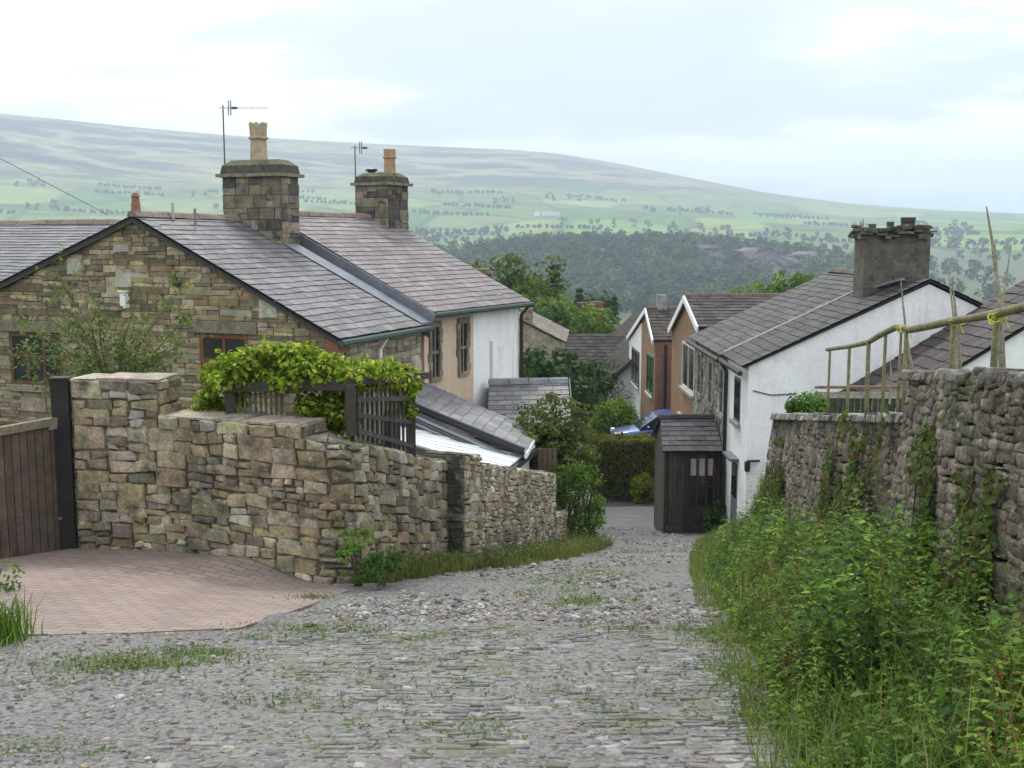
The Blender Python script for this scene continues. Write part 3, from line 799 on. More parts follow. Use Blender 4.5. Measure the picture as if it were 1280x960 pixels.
def wall_path(root, pts, H, th, pal, name, sw, cappal, mat=M_STONE, core=MORTAR, cop0=0):
    """a wall following a curved line of (x, y, base z)"""
    P = [Vector(p) for p in pts]; D = [P[0]]
    for a, b, c, d in zip([P[0]] + P[:-2], P[:-1], P[1:], P[2:] + [P[-1]]):
        for k in range(1, 7):
            t = k / 6; D.append(.5 * ((2 * b) + (c - a) * t + (2 * a - 5 * b + 4 * c - d) * t * t + (3 * b - a - 3 * c + d) * t ** 3))
    cum = [0]
    for a, b in zip(D[:-1], D[1:]): cum.append(cum[-1] + (b - a).xy.length)
    L = cum[-1]; ca = np.array(cum); da = np.array([list(p) for p in D])
    def at(u):
        q = Vector([float(np.interp(u, ca, da[:, k])) for k in range(3)]); e = .06
        t = Vector([float(np.interp(min(L, u + e), ca, da[:, k]) - np.interp(max(0, u - e), ca, da[:, k])) for k in (0, 1)] + [0]).normalized()
        return q, Vector((t.y, -t.x, 0))
    def M(u, w, q): p, n = at(u); return p + n * q + Vector((0, 0, w))
    mb = MB(); n_ = len(D) - 1
    for k in range(n_):
        u0, u1 = cum[k], cum[k + 1]
        mb.hexa([M(u0, -.35, 0), M(u1, -.35, 0), M(u1, -.35, -th), M(u0, -.35, -th), M(u0, H - .01, 0), M(u1, H - .01, 0), M(u1, H - .01, -th), M(u0, H - .01, -th)], core)
    stonework(mb, M, 0, L, -.2, H, pal, **sw)
    stonework(mb, lambda u, w, q: M(0, w, -u) - at(0)[1].cross(Vector((0, 0, -1))) * q, 0, th, -.2, H, pal, **sw)
    u = cop0
    while u < L - .02:
        w = min(random.uniform(.22, .5), L - u); t = random.uniform(.022, .04); ov = random.uniform(0, .015)
        q = [M(a, H, b) for a, b in ((u + .005, ov), (u + w - .005, ov), (u + w - .005, -th - ov), (u + .005, -th - ov))]
        mb.hexa([p + Vector((0, 0, .001)) for p in q] + [p + Vector((random.uniform(-.006, .006), random.uniform(-.006, .006), t + random.uniform(-.008, .008))) for p in q], pick(cappal, .15)); u += w
    return mb.build(name, mat, root)
wall_path(gw, [(pA.x, pA.y, -3.45), (pB.x, pB.y, -3.45), (lerp(pB.x, pC.x, .5), lerp(pB.y, pC.y, .5), -3.45), (pC.x, pC.y, -3.46), (-1.93, 11.13, -3.47), (-1.79, 11.15, -3.49), (-1.68, 11.27, -3.53), (-1.61, 11.48, -3.58), (xw(12.2), 12.2, -3.76), (xw(13.2), 13.2, -4.03), (*pE, -4.31)], 1.46, .42, WALLPAL + SIDEPAL[:4], 'wall_body', SWL, CAP, cop0=2.62)
SWU = dict(SWL, band=(.12, .2))
wall_seg(gw, (pB.x + .006, pB.y), (pC.x, pC.y), -1.996, -1.99, .115, .42, WALLPAL, 'front_top_course', sw=dict(SWL, band=(.115, .116), maxh=.2), cappal=CAP, w0=0)
wall_seg(gw, (pA.x, pA.y), (pB.x, pB.y), -1.996, -1.996, .49, .5, WALLPAL, 'gate_pier', sw=dict(SWL, band=(.16, .3)), cappal=CAP, w0=0)
# second length, standing forward of the first: its dark end shows as an upright stripe
gw2 = thing('lane_wall', 'pale rubble wall beside the lane below the white lean-to roof, with a dark mossy upright end', 'stone wall', (.1, 17.5, -5.2))
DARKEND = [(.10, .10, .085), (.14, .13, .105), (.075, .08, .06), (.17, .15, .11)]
nv = Vector((9.3, -2.455, 0)).normalized()
a0 = Vector((xw(14.27), 14.27, 0)) + nv * .24; a1 = Vector((xw(15.0), 15.0, 0)) + nv * .24; b1 = Vector((xw(20.3), 20.3, 0)) + nv * .06
wall_seg(gw2, (a0.x, a0.y), (a1.x, a1.y), -4.40, -4.57, 1.66, .5, SIDEPAL, 'wall_pier', sw=SWS, ends=False, cappal=CAP)
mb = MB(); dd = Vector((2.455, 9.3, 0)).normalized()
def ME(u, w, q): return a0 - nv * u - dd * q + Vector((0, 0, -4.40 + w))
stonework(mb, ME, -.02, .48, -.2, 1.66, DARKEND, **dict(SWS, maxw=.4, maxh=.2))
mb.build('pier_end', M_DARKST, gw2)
wall_seg(gw2, (a1.x - .0, a1.y + .004), (b1.x, b1.y), -4.57, -5.84, 1.56, .42, SIDEPAL, 'rubble_length', sw=dict(SWS, maxw=.25, maxh=.105), cappal=SIDEPAL)
st = thing('wall_stub', 'short low stone wall with pale flat capping where the lane wall ends', 'stone wall', (.95, 21.3, -6.2))
wall_seg(st, (b1.x + .02, b1.y + .06), (1.24, 22.2), -6.1, -6.4, 1.02, .45, SIDEPAL, 'stub_masonry', sw=SWS, cappal=[(.42, .40, .36)])

# ------------------------------------------------------------------ gate
gp = PX(86, 690, 11.98)
post = MB(); post.box((gp.x, gp.y + .02, (-3.4 - 1.49) / 2), (.185, .16, 1.93), R(4), (.022, .019, .017))
post.box((gp.x, gp.y + .02, -1.475), (.20, .175, .03), R(4), (.03, .026, .022))
o = post.build('gate_post', M_WOOD, at=(gp.x, gp.y, -3.4), bevel=.006); tag(o, 'dark brown timber gate post fixed against the stone gate pier', 'gate post')
gt = thing('driveway_gate', 'brown vertical board gate closing the paved driveway at the left edge', 'gate', (-5.6, 11.8, -3.35))
g0 = PX(79, 690, 11.95); g1 = PX(-110, 700, 10.45); d = Vector((g1.x - g0.x, g1.y - g0.y, 0)); L = d.length; d.normalize(); nn = Vector((-d.y, d.x, 0)); nn = nn if nn.y < 0 else -nn
mb = MB(); u = .0
while u < L:
    w = .085; zt = -1.95 - .01 * u
    q0 = Vector((g0.x, g0.y, 0)) + d * u; q1 = q0 + d * w
    mb.hexa([q0 + Vector((0, 0, -3.37 + .135 * u)), q1 + Vector((0, 0, -3.37 + .135 * u)), q1 - nn * .022 + Vector((0, 0, -3.37 + .135 * u)), q0 - nn * .022 + Vector((0, 0, -3.37 + .135 * u)),
             q0 + Vector((0, 0, zt)), q1 + Vector((0, 0, zt)), q1 - nn * .022 + Vector((0, 0, zt)), q0 - nn * .022 + Vector((0, 0, zt))], vary((.105, .075, .062), .18))
    u += w + .010
bk0, bk1 = Vector((g0.x, g0.y, 0)) - nn * .03, Vector((g0.x, g0.y, 0)) - nn * .03 + d * L
mb.hexa([bk0 + Vector((0, 0, -3.3)), bk1 + Vector((0, 0, -3.3 + .135 * L)), bk1 - nn * .012 + Vector((0, 0, -3.3 + .135 * L)), bk0 - nn * .012 + Vector((0, 0, -3.3))] + [q_ + Vector((0, 0, -1.99)) for q_ in (bk0, bk1, bk1 - nn * .012, bk0 - nn * .012)], (.03, .024, .02))
mb.build('board_panel', M_WOOD, gt)
mb = MB(); e0 = Vector((g0.x, g0.y, -1.93)); e1 = e0 + d * L + Vector((0, 0, -.03))
mb.beam(e0 - d * .03, e1, .075, .085, (.20, .165, .125)); mb.build('top_rail', M_OLDWOOD, gt)
mb = MB()
for z in (-2.25, -2.9):
    mb = MB(); mb.beam(e0 - nn * .07 + Vector((0, 0, z + 1.93)), e1 - nn * .07 + Vector((0, 0, z + 1.93)), .045, .09, (.07, .05, .04)); mb.build('back_rail', M_WOOD, gt)
for z, nm in ((-1.99, 'latch'), (-3.0, 'bolt')):
    mb = MB(); c = Vector((g0.x, g0.y, z)) + nn * .02
    mb.beam(c - d * .10, c + d * (.12 if nm == 'latch' else .03), .02, .05 if nm == 'latch' else .035); mb.tube([c + d * .05, c + d * .05 + nn * .03], .012, 6)
    mb.build(nm, plain('galvanised_' + nm, (.45, .46, .48), .4, .8), gt)

# ------------------------------------------------------------------ near cottage (gable towards the camera)
GPAL = [(.29, .225, .13), (.34, .27, .165), (.24, .19, .12), (.37, .305, .20), (.27, .20, .11), (.19, .158, .11), (.33, .285, .215), (.15, .125, .085)]
F1 = Frame(-3.27, 20.1, 20.7)
EZ, RZ, HW, DP = -1.70, .38, 4.15, 3.75
HT = HW + 5.4   # full width: the left slope is longer
c1 = thing('stone_cottage', 'coursed sandstone cottage with wide gable and brown windows behind the garden wall', 'cottage', F1(-HW, 2, -4.0))
mb = MB()
ps = [F1(-HT, 0, -4.6), F1(0, 0, -4.6), F1(0, 0, EZ), F1(-HW, 0, RZ - .03), F1(-HT, 0, EZ)]
mb.prism(ps, F1.a * DP, (.17, .15, .115))
winR = (-HT + 5.8, 0, 0, 0)
def uz(px, py):   # photograph pixel -> gable coordinates
    Y = 20.
    for _ in range(30):
        p = PX(px, py, Y); rel = Vector((p.x + 3.27, p.y - 20.1, 0)); Y -= rel.dot(F1.a) * .9
    p = PX(px, py, Y); return (Vector((p.x + 3.27, p.y - 20.1, 0)).dot(F1.u), p.z)
wl = uz(12, 414), uz(80, 483); wr = uz(250, 416), uz(312, 492)
holes = [(wl[0][0], wl[1][1], wl[1][0], wl[0][1]), (wr[0][0], wr[1][1], wr[1][0], wr[0][1])]
lint = [(h[0] - .22, h[3], h[2] + .22, h[3] + .24) for h in holes]; sills = [(h[0] - .1, h[1] - .14, h[2] + .1, h[1]) for h in holes]
clip = [(-HT, -4.6), (0, -4.6), (0, EZ), (-HW, RZ), (-HT, EZ)]
M1 = lambda u, w, q: F1(u, -q, w)
stonework(mb, M1, -HT, 0, -4.2, RZ, GPAL, clip=clip, holes=holes + lint + sills, band=(.16, .32), chunk=(.5, 1.3), maxw=.66, maxh=.135, depth=.035, gap=.004, bev=.012, jit=.010, keep=.3)
for px, py, sx, sy in ((156, 348, .38, .38), (94, 333, .36, .33), (153, 311, .4, .16), (337, 386, .42, .36)):    # bigger pale blocks
    u, w = uz(px, py); stone(mb, lambda a, b, q: F1(a, -q - .03, b), [(u - sx / 2, w - sy / 2), (u + sx / 2, w - sy / 2 + .02), (u + sx / 2 - .01, w + sy / 2), (u - sx / 2 + .02, w + sy / 2)], .03, .004, .012, [(.38, .355, .30)])
M1s = lambda u, w, q: F1(q, u, w)
stonework(mb, M1s, 0, DP, -4.6, EZ - .05, [(.33, .28, .20), (.38, .33, .25), (.28, .24, .18)], band=(.25, .4), chunk=(.25, .6), maxw=.45, maxh=.16, depth=.03)
mb.build('wall', M_GABLE, c1)
for k, h in enumerate(holes):
    mb = MB(); fr = (.115, .052, .028) if k == 0 else (.16, .065, .03)
    b = .07; F1.box(mb, h[0], h[2], -.012, .05, h[1], h[1] + b, fr); F1.box(mb, h[0], h[2], -.012, .05, h[3] - b * 1.3, h[3], fr)
    F1.box(mb, h[0], h[0] + b, -.012, .05, h[1] + b, h[3] - b * 1.3, fr); F1.box(mb, h[2] - b, h[2], -.012, .05, h[1] + b, h[3] - b * 1.3, fr)
    m_ = (h[0] + h[2]) / 2
    for t in ((.33, .66) if k == 0 else (.5,)):
        m_ = lerp(h[0], h[2], t); F1.box(mb, m_ - .03, m_ + .03, -.010, .05, h[1] + b, h[3] - b * 1.3, fr)
    zt = lerp(h[1], h[3], .55); F1.box(mb, h[0] + b, h[2] - b, -.008, .048, zt - .03, zt + .03, fr)
    w = mb.build('window', M_WOOD, c1)
    mb = MB(); F1.box(mb, h[0] + .02, h[2] - .02, -.001, .03, h[1] + .02, h[3] - .02)
    mb.build('pane', M_GLASS, w)
    mb = MB(); l = lint[k]; F1.box(mb, l[0], l[2], -.055, .01, l[1] + .002, l[3] - .004, (.20, .17, .125)); mb.build('lintel', M_GABLE, w, bevel=.01)
    mb = MB(); l = sills[k]; F1.box(mb, l[0], l[2], -.085, .01, l[1], l[3] - .003, (.29, .245, .175)); mb.build('sill', M_GABLE, w, bevel=.01)
SL = [(.12, .115, .124), (.145, .138, .147), (.105, .102, .11), (.165, .157, .162), (.13, .119, .124)]
o_ = .13
sl1 = (RZ - EZ) / HW
def rp(F, u, v, z): return F(u, v, z)
roof(c1, M_BLACK, M_SLATE, [F1(.24, -o_, EZ - .24 * sl1 + .09), F1(.24, DP, EZ - .24 * sl1 + .09), F1(-HW, DP, RZ + .09), F1(-HW, -o_, RZ + .09)], .32, .2, SL)
roof(c1, M_BLACK, M_SLATE, [F1(-HT - .24, DP, EZ - .24 * sl1 + .09), F1(-HT - .24, -o_, EZ - .24 * sl1 + .09), F1(-HW, -o_, RZ + .09), F1(-HW, DP, RZ + .09)], .32, .2, SL)
ridge_tiles(c1, F1(-HW, -o_, RZ + .12), F1(-HW, DP, RZ + .10), (.25, .205, .17), .13)
mb = MB()
for s_ in (0, 1):
    e = F1(.24 if s_ == 0 else -HT - .24, -o_ + .02, EZ - .24 * sl1 + .0); r_ = F1(-HW, -o_ + .02, RZ + .0)
    mb.beam(e, r_, .03, .07, (.06, .05, .045))
mb.build('bargeboard', M_WOOD, c1)
mb = MB(); mb.hexa([F1(-.05, -.1, -2.05), F1(.22, -.1, -1.98), F1(.22, .3, -1.98), F1(-.05, .3, -2.05), F1(-.05, -.1, -1.74), F1(.22, -.1, -1.84), F1(.22, .3, -1.84), F1(-.05, .3, -1.74)], (.19, .085, .045)); mb.build('eaves_box', M_WOOD, c1)
mb = MB(); mb.tube([F1(.30, -o_, EZ - .12), F1(.30, DP - .05, EZ - .12)], .065, 8, (.05, .075, .06)); mb.build('gutter', M_PAINT, c1)
mb = MB(); mb.tube([F1(.30, 1.7, EZ - .14), F1(.12, 1.7, EZ - .4), F1(.12, 1.7, -4.2)], .04, 7, (.75, .75, .74)); mb.build('downpipe', M_PAINT, c1)
mb = MB(); mb.lathe(F1(-HW, -o_ + .12, RZ + .16), [(.09, 0), (.085, .16), (.075, .17), (.07, .27), (.085, .29), (.05, .36)], 10, (.27, .14, .09)); mb.build('finial', M_TERRA, c1)
for u_, v_, h_, c_ in ((.15, .9, .36, .4), (.45, 1.2, .25, .2)):
    mb = MB(); mb.tube([F1(-HW + u_, v_, RZ - .1), F1(-HW + u_, v_, RZ + h_)], .028, 6, (c_, c_, c_)); mb.build('vent_pipe', M_PAINT, c1)
# lamp and vent on the gable
u, w = uz(161, 375); mb = MB(); F1.box(mb, u - .06, u + .06, -.19, -.05, w - .15, w + .15, (.8, .8, .78)); F1.box(mb, u - .09, u + .09, -.22, -.05, w + .15, w + .19, (.7, .7, .68)); mb.build('wall_box', M_PAINT, c1, bevel=.01)
u, w = uz(224, 353); mb = MB(); mb.tube([F1(u, -.1, w), F1(u, -.02, w)], .085, 12, (.02, .02, .02)); mb.build('vent_hole', M_BLACK, c1)
# rear range of the same cottage, its slope facing the camera, left of the gable
zr_ = RZ + .02
roof(c1, M_BLACK, M_SLATE, [F1(-19, .1, zr_ - 3.7 * .36), F1(-HW - 2.5, .1, zr_ - 3.7 * .36), F1(-HW - .1, 3.8, zr_), F1(-19, 3.8, zr_)], .34, .2, [(.11, .108, .122), (.13, .125, .138), (.095, .093, .105)], name='rear_range_roof')
ridge_tiles(c1, F1(-19, 3.8, zr_ + .03), F1(-HW - .1, 3.8, zr_ + .03), (.25, .205, .17), .13, name='rear_range_ridge')
mb = MB(); F1.box(mb, -18.8, -HT - .02, .3, 6.5, -4.6, -1.05, (.24, .20, .14)); mb.build('rear_range_wall', M_GABLE, c1)

# chimney stacks
CHP = [(.24, .205, .155), (.17, .15, .12), (.29, .25, .185), (.105, .095, .08), (.20, .165, .12)]
def stack(root, F, u, v, wu, wv, z0, z1, pal, flare=True, mat=M_CHIM, stones=True, name='chimney', capz=.28):
    mb = MB(); F.box(mb, u - wu / 2 + .02, u + wu / 2 - .02, v - wv / 2 + .02, v + wv / 2 - .02, z0, z1, (.13, .115, .09))
    H = z1 - z0
    if stones:
        kw = dict(band=(.22, .3), chunk=(.25, .6), maxw=.42, maxh=.28, depth=.03, gap=.004, bev=.01, jit=.008)
        stonework(mb, lambda a, b, q: F(u - wu / 2 + .02 + a, v - wv / 2 + .02 - q, z0 + b), 0, wu - .04, 0, H, pal, **kw)
        stonework(mb, lambda a, b, q: F(u + wu / 2 - .02 + q, v - wv / 2 + .02 + a, z0 + b), 0, wv - .04, 0, H, pal, **kw)
        stonework(mb, lambda a, b, q: F(u - wu / 2 + .02 - q, v + wv / 2 - .02 - a, z0 + b), 0, wv - .04, 0, H, pal, **kw)
    if flare:
        t = .07; e = .09
        F.box(mb, u - wu / 2 - e, u + wu / 2 + e, v - wv / 2 - e, v + wv / 2 + e, z1, z1 + t, (.22, .20, .15))
        q = lambda s, z: [F(u + a * (wu / 2 + s), v + b * (wv / 2 + s), z) for a, b in ((-1, -1), (1, -1), (1, 1), (-1, 1))]
        mb.hexa(q(.02, z1 + t + .001) + q(-.01, z1 + t + capz * .6), (.085, .08, .06))
        mb.hexa(q(-.012, z1 + t + capz * .6 + .001) + q(-.16, z1 + t + capz), (.12, .13, .075))
    return mb.build(name, mat, root)
def pot(parent, c, h, r, col, crown=False, mat=None):
    mb = MB()
    mb.lathe(c, [(r * 1.05, 0), (r, h * .15), (r * .92, h * .6), (r * .92, h * .62), (r * 1.15, h * .64), (r * 1.15, h * .7), (r * .98, h * .72), (r * 1.02, h), (r * .8, h), (r * .75, h * .7)], 14, col)
    if crown:
        for k in range(8):
            a = k * .785; mb.box(Vector(c) + Vector((math.cos(a) * r * .92, math.sin(a) * r * .92, h + .04)), (.05, .06, .1), a, col)
    return mb.build('chimney_pot', mat or M_TERRA, parent)
def aerial(parent, p, h, boom, yaw, n=7, sub='aerial'):
    mb = MB(); p = Vector(p); top = p + Vector((0, 0, h)); d = Vector((math.cos(yaw), math.sin(yaw), 0)); s_ = Vector((-d.y, d.x, 0))
    mb.tube([p, top], .016, 6); b0 = top - Vector((0, 0, .06)); mb.tube([b0 - d * .12, b0 + d * boom], .007, 5)
    for k in range(n):
        c = b0 + d * (boom * (k + .5) / n); mb.tube([c - s_ * .11, c + s_ * .11], .004, 4)
    for dx in (.0, .05): mb.tube([b0 + d * (.12 + dx) - Vector((0, 0, .16)), b0 + d * (.12 + dx) + Vector((0, 0, .16))], .012, 4)
    mb.box(b0 + d * .25, (.12, .05, .05), yaw)
    return mb.build(sub, plain('aerial_metal', (.10, .10, .11), .5, .5), parent)

ch = stack(c1, F1, -HW + .42, 3.6, 1.5, .72, -.35, 1.36, CHP, capz=.30)
pot(ch, F1(-HW + .40, 3.6, 1.72), .72, .185, (.40, .32, .22), True)
pa = F1(-HW - .38, 3.45, 1.3); aerial(ch, pa, 1.62, 1.0, R(0))

# ------------------------------------------------------------------ terrace cottage, half peach and half white
F2 = Frame(-1.87, 23.8, 27.0)
E2, R2, W2, D2 = -1.46, .50, 4.0, 4.5
c2 = thing('peach_cottage', 'terraced cottage with pinkish slate roof, its lane wall half peach and half white', 'cottage', F2(-W2, 2, -5))
def gprism(F, u0, u1, um, v0, v1, zb, ze, zr, mb, col, ze2=None):
    ps = [F(u0, v0, zb), F(u1, v0, zb), F(u1, v0, ze), F(um, v0, zr), F(u0, v0, ze2 if ze2 is not None else ze)]
    mb.prism(ps, F.a * (v1 - v0), col)
mb = MB(); gprism(F2, -2 * W2, 0, -W2, 0, D2 - .05, -7, E2, R2 - .02, mb, (.66, .485, .36)); mb.build('wall', M_RENDER, c2)
mb = MB(); F2.box(mb, 0, .02, 2.12, D2 - .045, -7, E2 - .06, (.88, .88, .87)); o = mb.build('white_wall_face', M_RENDER, c2)
SL2 = [(.155, .127, .13), (.18, .148, .15), (.135, .115, .12), (.195, .168, .166), (.148, .132, .138)]
s2 = (R2 - E2) / W2
roof(c2, M_BLACK, M_SLATE, [F2(.26, -.1, E2 - .26 * s2 + .1), F2(.26, D2 + .1, E2 - .26 * s2 + .1), F2(-W2, D2 + .1, R2 + .1), F2(-W2, -.1, R2 + .1)], .34, .215, SL2)
roof(c2, M_BLACK, M_SLATE, [F2(-2 * W2 - .26, D2 + .1, E2 - .26 * s2 + .1), F2(-2 * W2 - .26, -.1, E2 - .26 * s2 + .1), F2(-W2, -.1, R2 + .1), F2(-W2, D2 + .1, R2 + .1)], .34, .215, SL2)
ridge_tiles(c2, F2(-W2, .3, R2 + .12), F2(-W2, D2 + .1, R2 + .12), (.23, .17, .15), .12)
mb = MB(); mb.tube([F2(.33, -.1, E2 - .1), F2(.33, D2 + .1, E2 - .1)], .06, 8, (.04, .07, .06)); mb.build('gutter', M_PAINT, c2)
mb = MB(); mb.tube([F2(.30, D2 - .02, E2 - .12), F2(.08, D2 - .02, E2 - .35), F2(.08, D2 - .02, -6.8)], .045, 7, (.02, .022, .022)); mb.build('downpipe', M_PAINT, c2)
mb = MB(); mb.tube([F2(.06, 2.95, E2 - .9), F2(.06, 2.95, -4.2)], .025, 6, (.66, .66, .66)); mb.build('waste_pipe', M_PAINT, c2)
# lead flashing between the two roofs
mb = MB()
fl = [F2(.3, -.12, E2 - .3 * s2 - .02), F2(-W2 - .05, -.12, R2 - .02)]
mb.beam(fl[0] + Vector((0, 0, -.06)), fl[1] + Vector((0, 0, -.06)), .05, .32)
q0, q1 = F1(.26, DP - .02, EZ - .26 * sl1 + .12), F1(-HW, DP - .02, RZ + .12)
mb.hexa([q0 + F1.a * -.42, q0 + F1.a * .1, q1 + F1.a * .1, q1 + F1.a * -.42] + [p + Vector((0, 0, .02)) for p in (q0 + F1.a * -.42, q0 + F1.a * .1, q1 + F1.a * .1, q1 + F1.a * -.42)])
mb.build('lead_flashing', M_LEAD, c2)
mb = MB(); mb.prism([F2(-W2 - .5, -.09, R2 - .4), F2(.2, -.09, E2 - .6), F2(.2, -.09, E2 - .05), F2(-W2, -.09, R2 - .01)], F2.a * .07); mb.build('party_wall_cheek', M_LEAD, c2)
for v_ in (.42, 1.66):
    mb = MB(); z0, z1 = -2.95, -1.86
    F2.box(mb, -.01, .045, v_ - .26, v_ + .26, z1, z1 + .13, (.22, .19, .14)); F2.box(mb, -.01, .055, v_ - .24, v_ + .24, z0 - .09, z0, (.27, .23, .17))
    z = z0
    while z < z1 - .01:
        hh = min(random.uniform(.13, .22), z1 - z)
        for s_ in (-1, 1):
            w = random.uniform(.08, .16); F2.box(mb, -.01, .04 + random.uniform(0, .008), v_ + s_ * .15 - (w if s_ < 0 else 0), v_ + s_ * .15 + (w if s_ > 0 else 0), z + .004, z + hh - .004, pick([(.26, .22, .16), (.2, .17, .125)], .15))
        z += hh
    w_ = mb.build('window', M_GABLE, c2)
    mb = MB(); F2.box(mb, -.01, .006, v_ - .15, v_ + .15, z0 + .002, z1 - .002); mb.build('pane', M_GLASS, w_)
    mb = MB(); F2.box(mb, .006, .02, v_ - .145, v_ + .145, (z0 + z1) / 2 - .03, (z0 + z1) / 2 + .03, (.2, .18, .15)); F2.box(mb, .006, .018, v_ - .02, v_ + .02, z0, z1, (.2, .18, .15)); mb.build('frame', M_PAINT, w_)
ch = stack(c2, F2, -W2 + .1, D2 - .15, 1.02, .95, -.3, 1.40, [(.12, .105, .085), (.2, .175, .13), (.09, .082, .07), (.25, .215, .16)], capz=.26)
pot(ch, F2(-W2 + .38, D2 - .2, 1.70), .62, .155, (.38, .27, .15))
mb = MB(); mb.lathe(F2(-W2 - .25, D2 - .1, 1.68), [(.12, 0), (.1, .1), (.16, .12), (.16, .16), (.05, .2)], 10, (.04, .04, .04)); mb.build('cowl', M_BLACK, ch)
aerial(ch, F2(-W2 - .62, D2 - .3, .3), 2.15, .35, R(10), 4)

# next cottages of the terrace, just showing above the peach one's verge
F3 = Frame(*(F2(-.62, D2 + .14, 0).xy), 27)
c3 = thing('lower_terrace_cottage', 'dark purple roofed terrace cottage peeping out above the peach cottage verge', 'cottage', F3(-3, .3, -7))
E3, R3, D3 = -1.42, .42, .75
mb = MB(); gprism(F3, -8.0, 0, -4.0, 0, D3, -9, E3 - .1, R3 - .12, mb, (.2, .17, .13)); mb.build('wall', M_GABLE, c3)
PUR = [(.11, .085, .10), (.14, .105, .115), (.09, .075, .085)]
roof(c3, M_BLACK, M_SLATE, [F3(.1, .03, E3), F3(.1, D3 + .05, E3), F3(-4, D3 + .05, R3), F3(-4, .03, R3)], .34, .22, PUR)
roof(c3, M_BLACK, M_SLATE, [F3(-8.1, D3 + .05, E3), F3(-8.1, .03, E3), F3(-4, .03, R3), F3(-4, D3 + .05, R3)], .34, .22, PUR)
ch = stack(c3, F3, -.75, .4, .42, .36, -1.4, -.85, [(.2, .14, .12), (.14, .11, .1)], capz=.08, stones=False)

# ------------------------------------------------------------------ lean-to with slates and lower white roof
le = thing('lean_to', 'slated lean-to beside the peach cottage with a lower white sheeted roof edge', 'lean-to', (-1, 21.5, -5.5))
A_, B_ = PX(655, 566, 20.74), PX(671, 539, 23.0)
D_ = PX(488, 497, 21.7); C_ = PX(522, 474, 24.0)
roof(le, M_BLACK, M_SLATE, [A_, B_, C_, D_], .36, .24, [(.17, .168, .175), (.195, .19, .195), (.15, .148, .158)], name='slate_roof')
mb = MB(); mb.beam(A_ + Vector((.0, -.04, .05)), D_ + Vector((0, -.04, .05)), .07, .10, (.025, .026, .03)); mb.build('verge_board', M_PAINT, le)
mb = MB(); mb.beam(A_ + Vector((.03, 0, -.06)), B_ + Vector((.03, 0, -.06)), .05, .10, (.8, .8, .8)); mb.build('eaves_board', M_PAINT, le)
a_, b_, c_, d_ = PX(629, 588, 19.6), PX(669, 557, 22.1), PX(500, 533, 21.5), PX(500, 551, 19.9)
mb = MB()
n_ = 7
for k in range(n_):   # white ribbed sheets
    s0, s1 = k / n_, (k + 1) / n_
    p = [a_.lerp(b_, s0), a_.lerp(b_, s1), d_.lerp(c_, s1), d_.lerp(c_, s0)]; up = Vector((0, 0, .012)); vz = Vector((0, 0, -.03))
    mb.hexa([q + vz for q in p] + p, (.82, .83, .84)); mb.beam(p[0] + up, p[3] + up, .03, .03, (.74, .75, .76))
mb.build('white_roof_sheets', M_PAINT, le)
mb = MB(); mb.beam(a_ + Vector((.03, -.02, -.09)), b_ + Vector((.03, 0, -.09)), .09, .09, (.03, .035, .04)); mb.beam(a_ + Vector((0, -.03, -.06)), d_ + Vector((0, -.03, -.06)), .04, .08, (.10, .085, .07)); mb.build('gutter', M_PAINT, le)
# dark cheek wall under the slate verge
mb = MB(); q = [A_ + Vector((-.35, .03, -.02)), D_ + Vector((0, .03, -.02))]
mb.prism([q[0], q[1], q[1] + Vector((0, 0, -1.4)), q[0] + Vector((0, 0, -.6))], Vector((0, .06, 0)), (.10, .115, .135)); mb.build('cheek', M_LEAD, le)
for k in range(3):
    o2 = Vector((0, -.05, -.14 - .07 * k)); mb = MB(); mb.beam(A_ + o2 + Vector((-.15, 0, .0)), D_ + o2, .05, .045, (.30, .31, .33) if k != 1 else (.12, .12, .13)); mb.build('moulding', M_PAINT, le)
mb = MB(); mb.prism([a_ + Vector((-.12, .12, -.05)), b_ + Vector((-.12, -.05, -.05)), b_ + Vector((-.12, -.05, -2.6)), a_ + Vector((-.12, .12, -2.3))], Vector((-.12, 0, 0)), (.62, .61, .58)); mb.prism([d_ + Vector((0, .12, -.05)), a_ + Vector((-.12, .12, -.05)), a_ + Vector((-.12, .12, -2.3)), d_ + Vector((0, .12, -2.3))], Vector((0, .12, 0)), (.4, .36, .3)); mb.build('wall', M_RENDER, le)

# small slated outhouse
sh = thing('outhouse', 'small slate roofed outhouse in front of the white cottage end', 'outhouse', (.4, 25.5, -6.5))
rl, rr_ = PX(611, 479, 26), PX(710, 477, 26.2)
el, er = Vector((rl.x, 23.6, rl.z - .92)), Vector((rr_.x + .02, 23.8, rr_.z - .92))
roof(sh, M_BLACK, M_SLATE, [el, er, rr_, rl], .34, .21, [(.165, .155, .16), (.19, .18, .182), (.145, .14, .148)])
roof(sh, M_BLACK, M_SLATE, [Vector((rr_.x, 28.2, rr_.z - .9)), Vector((rl.x, 28.0, rl.z - .9)), rl, rr_], .34, .21, [(.165, .155, .16)])
ridge_tiles(sh, rl + Vector((0, 0, .03)), rr_ + Vector((0, 0, .03)), (.20, .20, .21), .15, .4)
mb = MB(); g = [(el.y + .2, el.z - .05), (26.1, rr_.z - .1), (28.0, rr_.z - .98)]
mb.prism([Vector((rr_.x - .12, 23.9, -7.3)), Vector((rr_.x - .12, 28.0, -7.3)), Vector((rr_.x - .12, 28.0, rr_.z - 1.0)), Vector((rr_.x - .12, 26.1, rr_.z - .1)), Vector((rr_.x - .12, 23.9, rr_.z - .95))], Vector((-1.6, 0, 0)), (.26, .22, .16)); mb.build('wall', M_GABLE, sh)
mb = MB(); mb.beam(Vector((rr_.x + .03, 23.75, er.z + .0)), Vector((rr_.x + .03, rr_.y, rr_.z + .02)), .03, .14, (.05, .05, .05)); mb.build('bargeboard', M_PAINT, sh)
fp = MB()
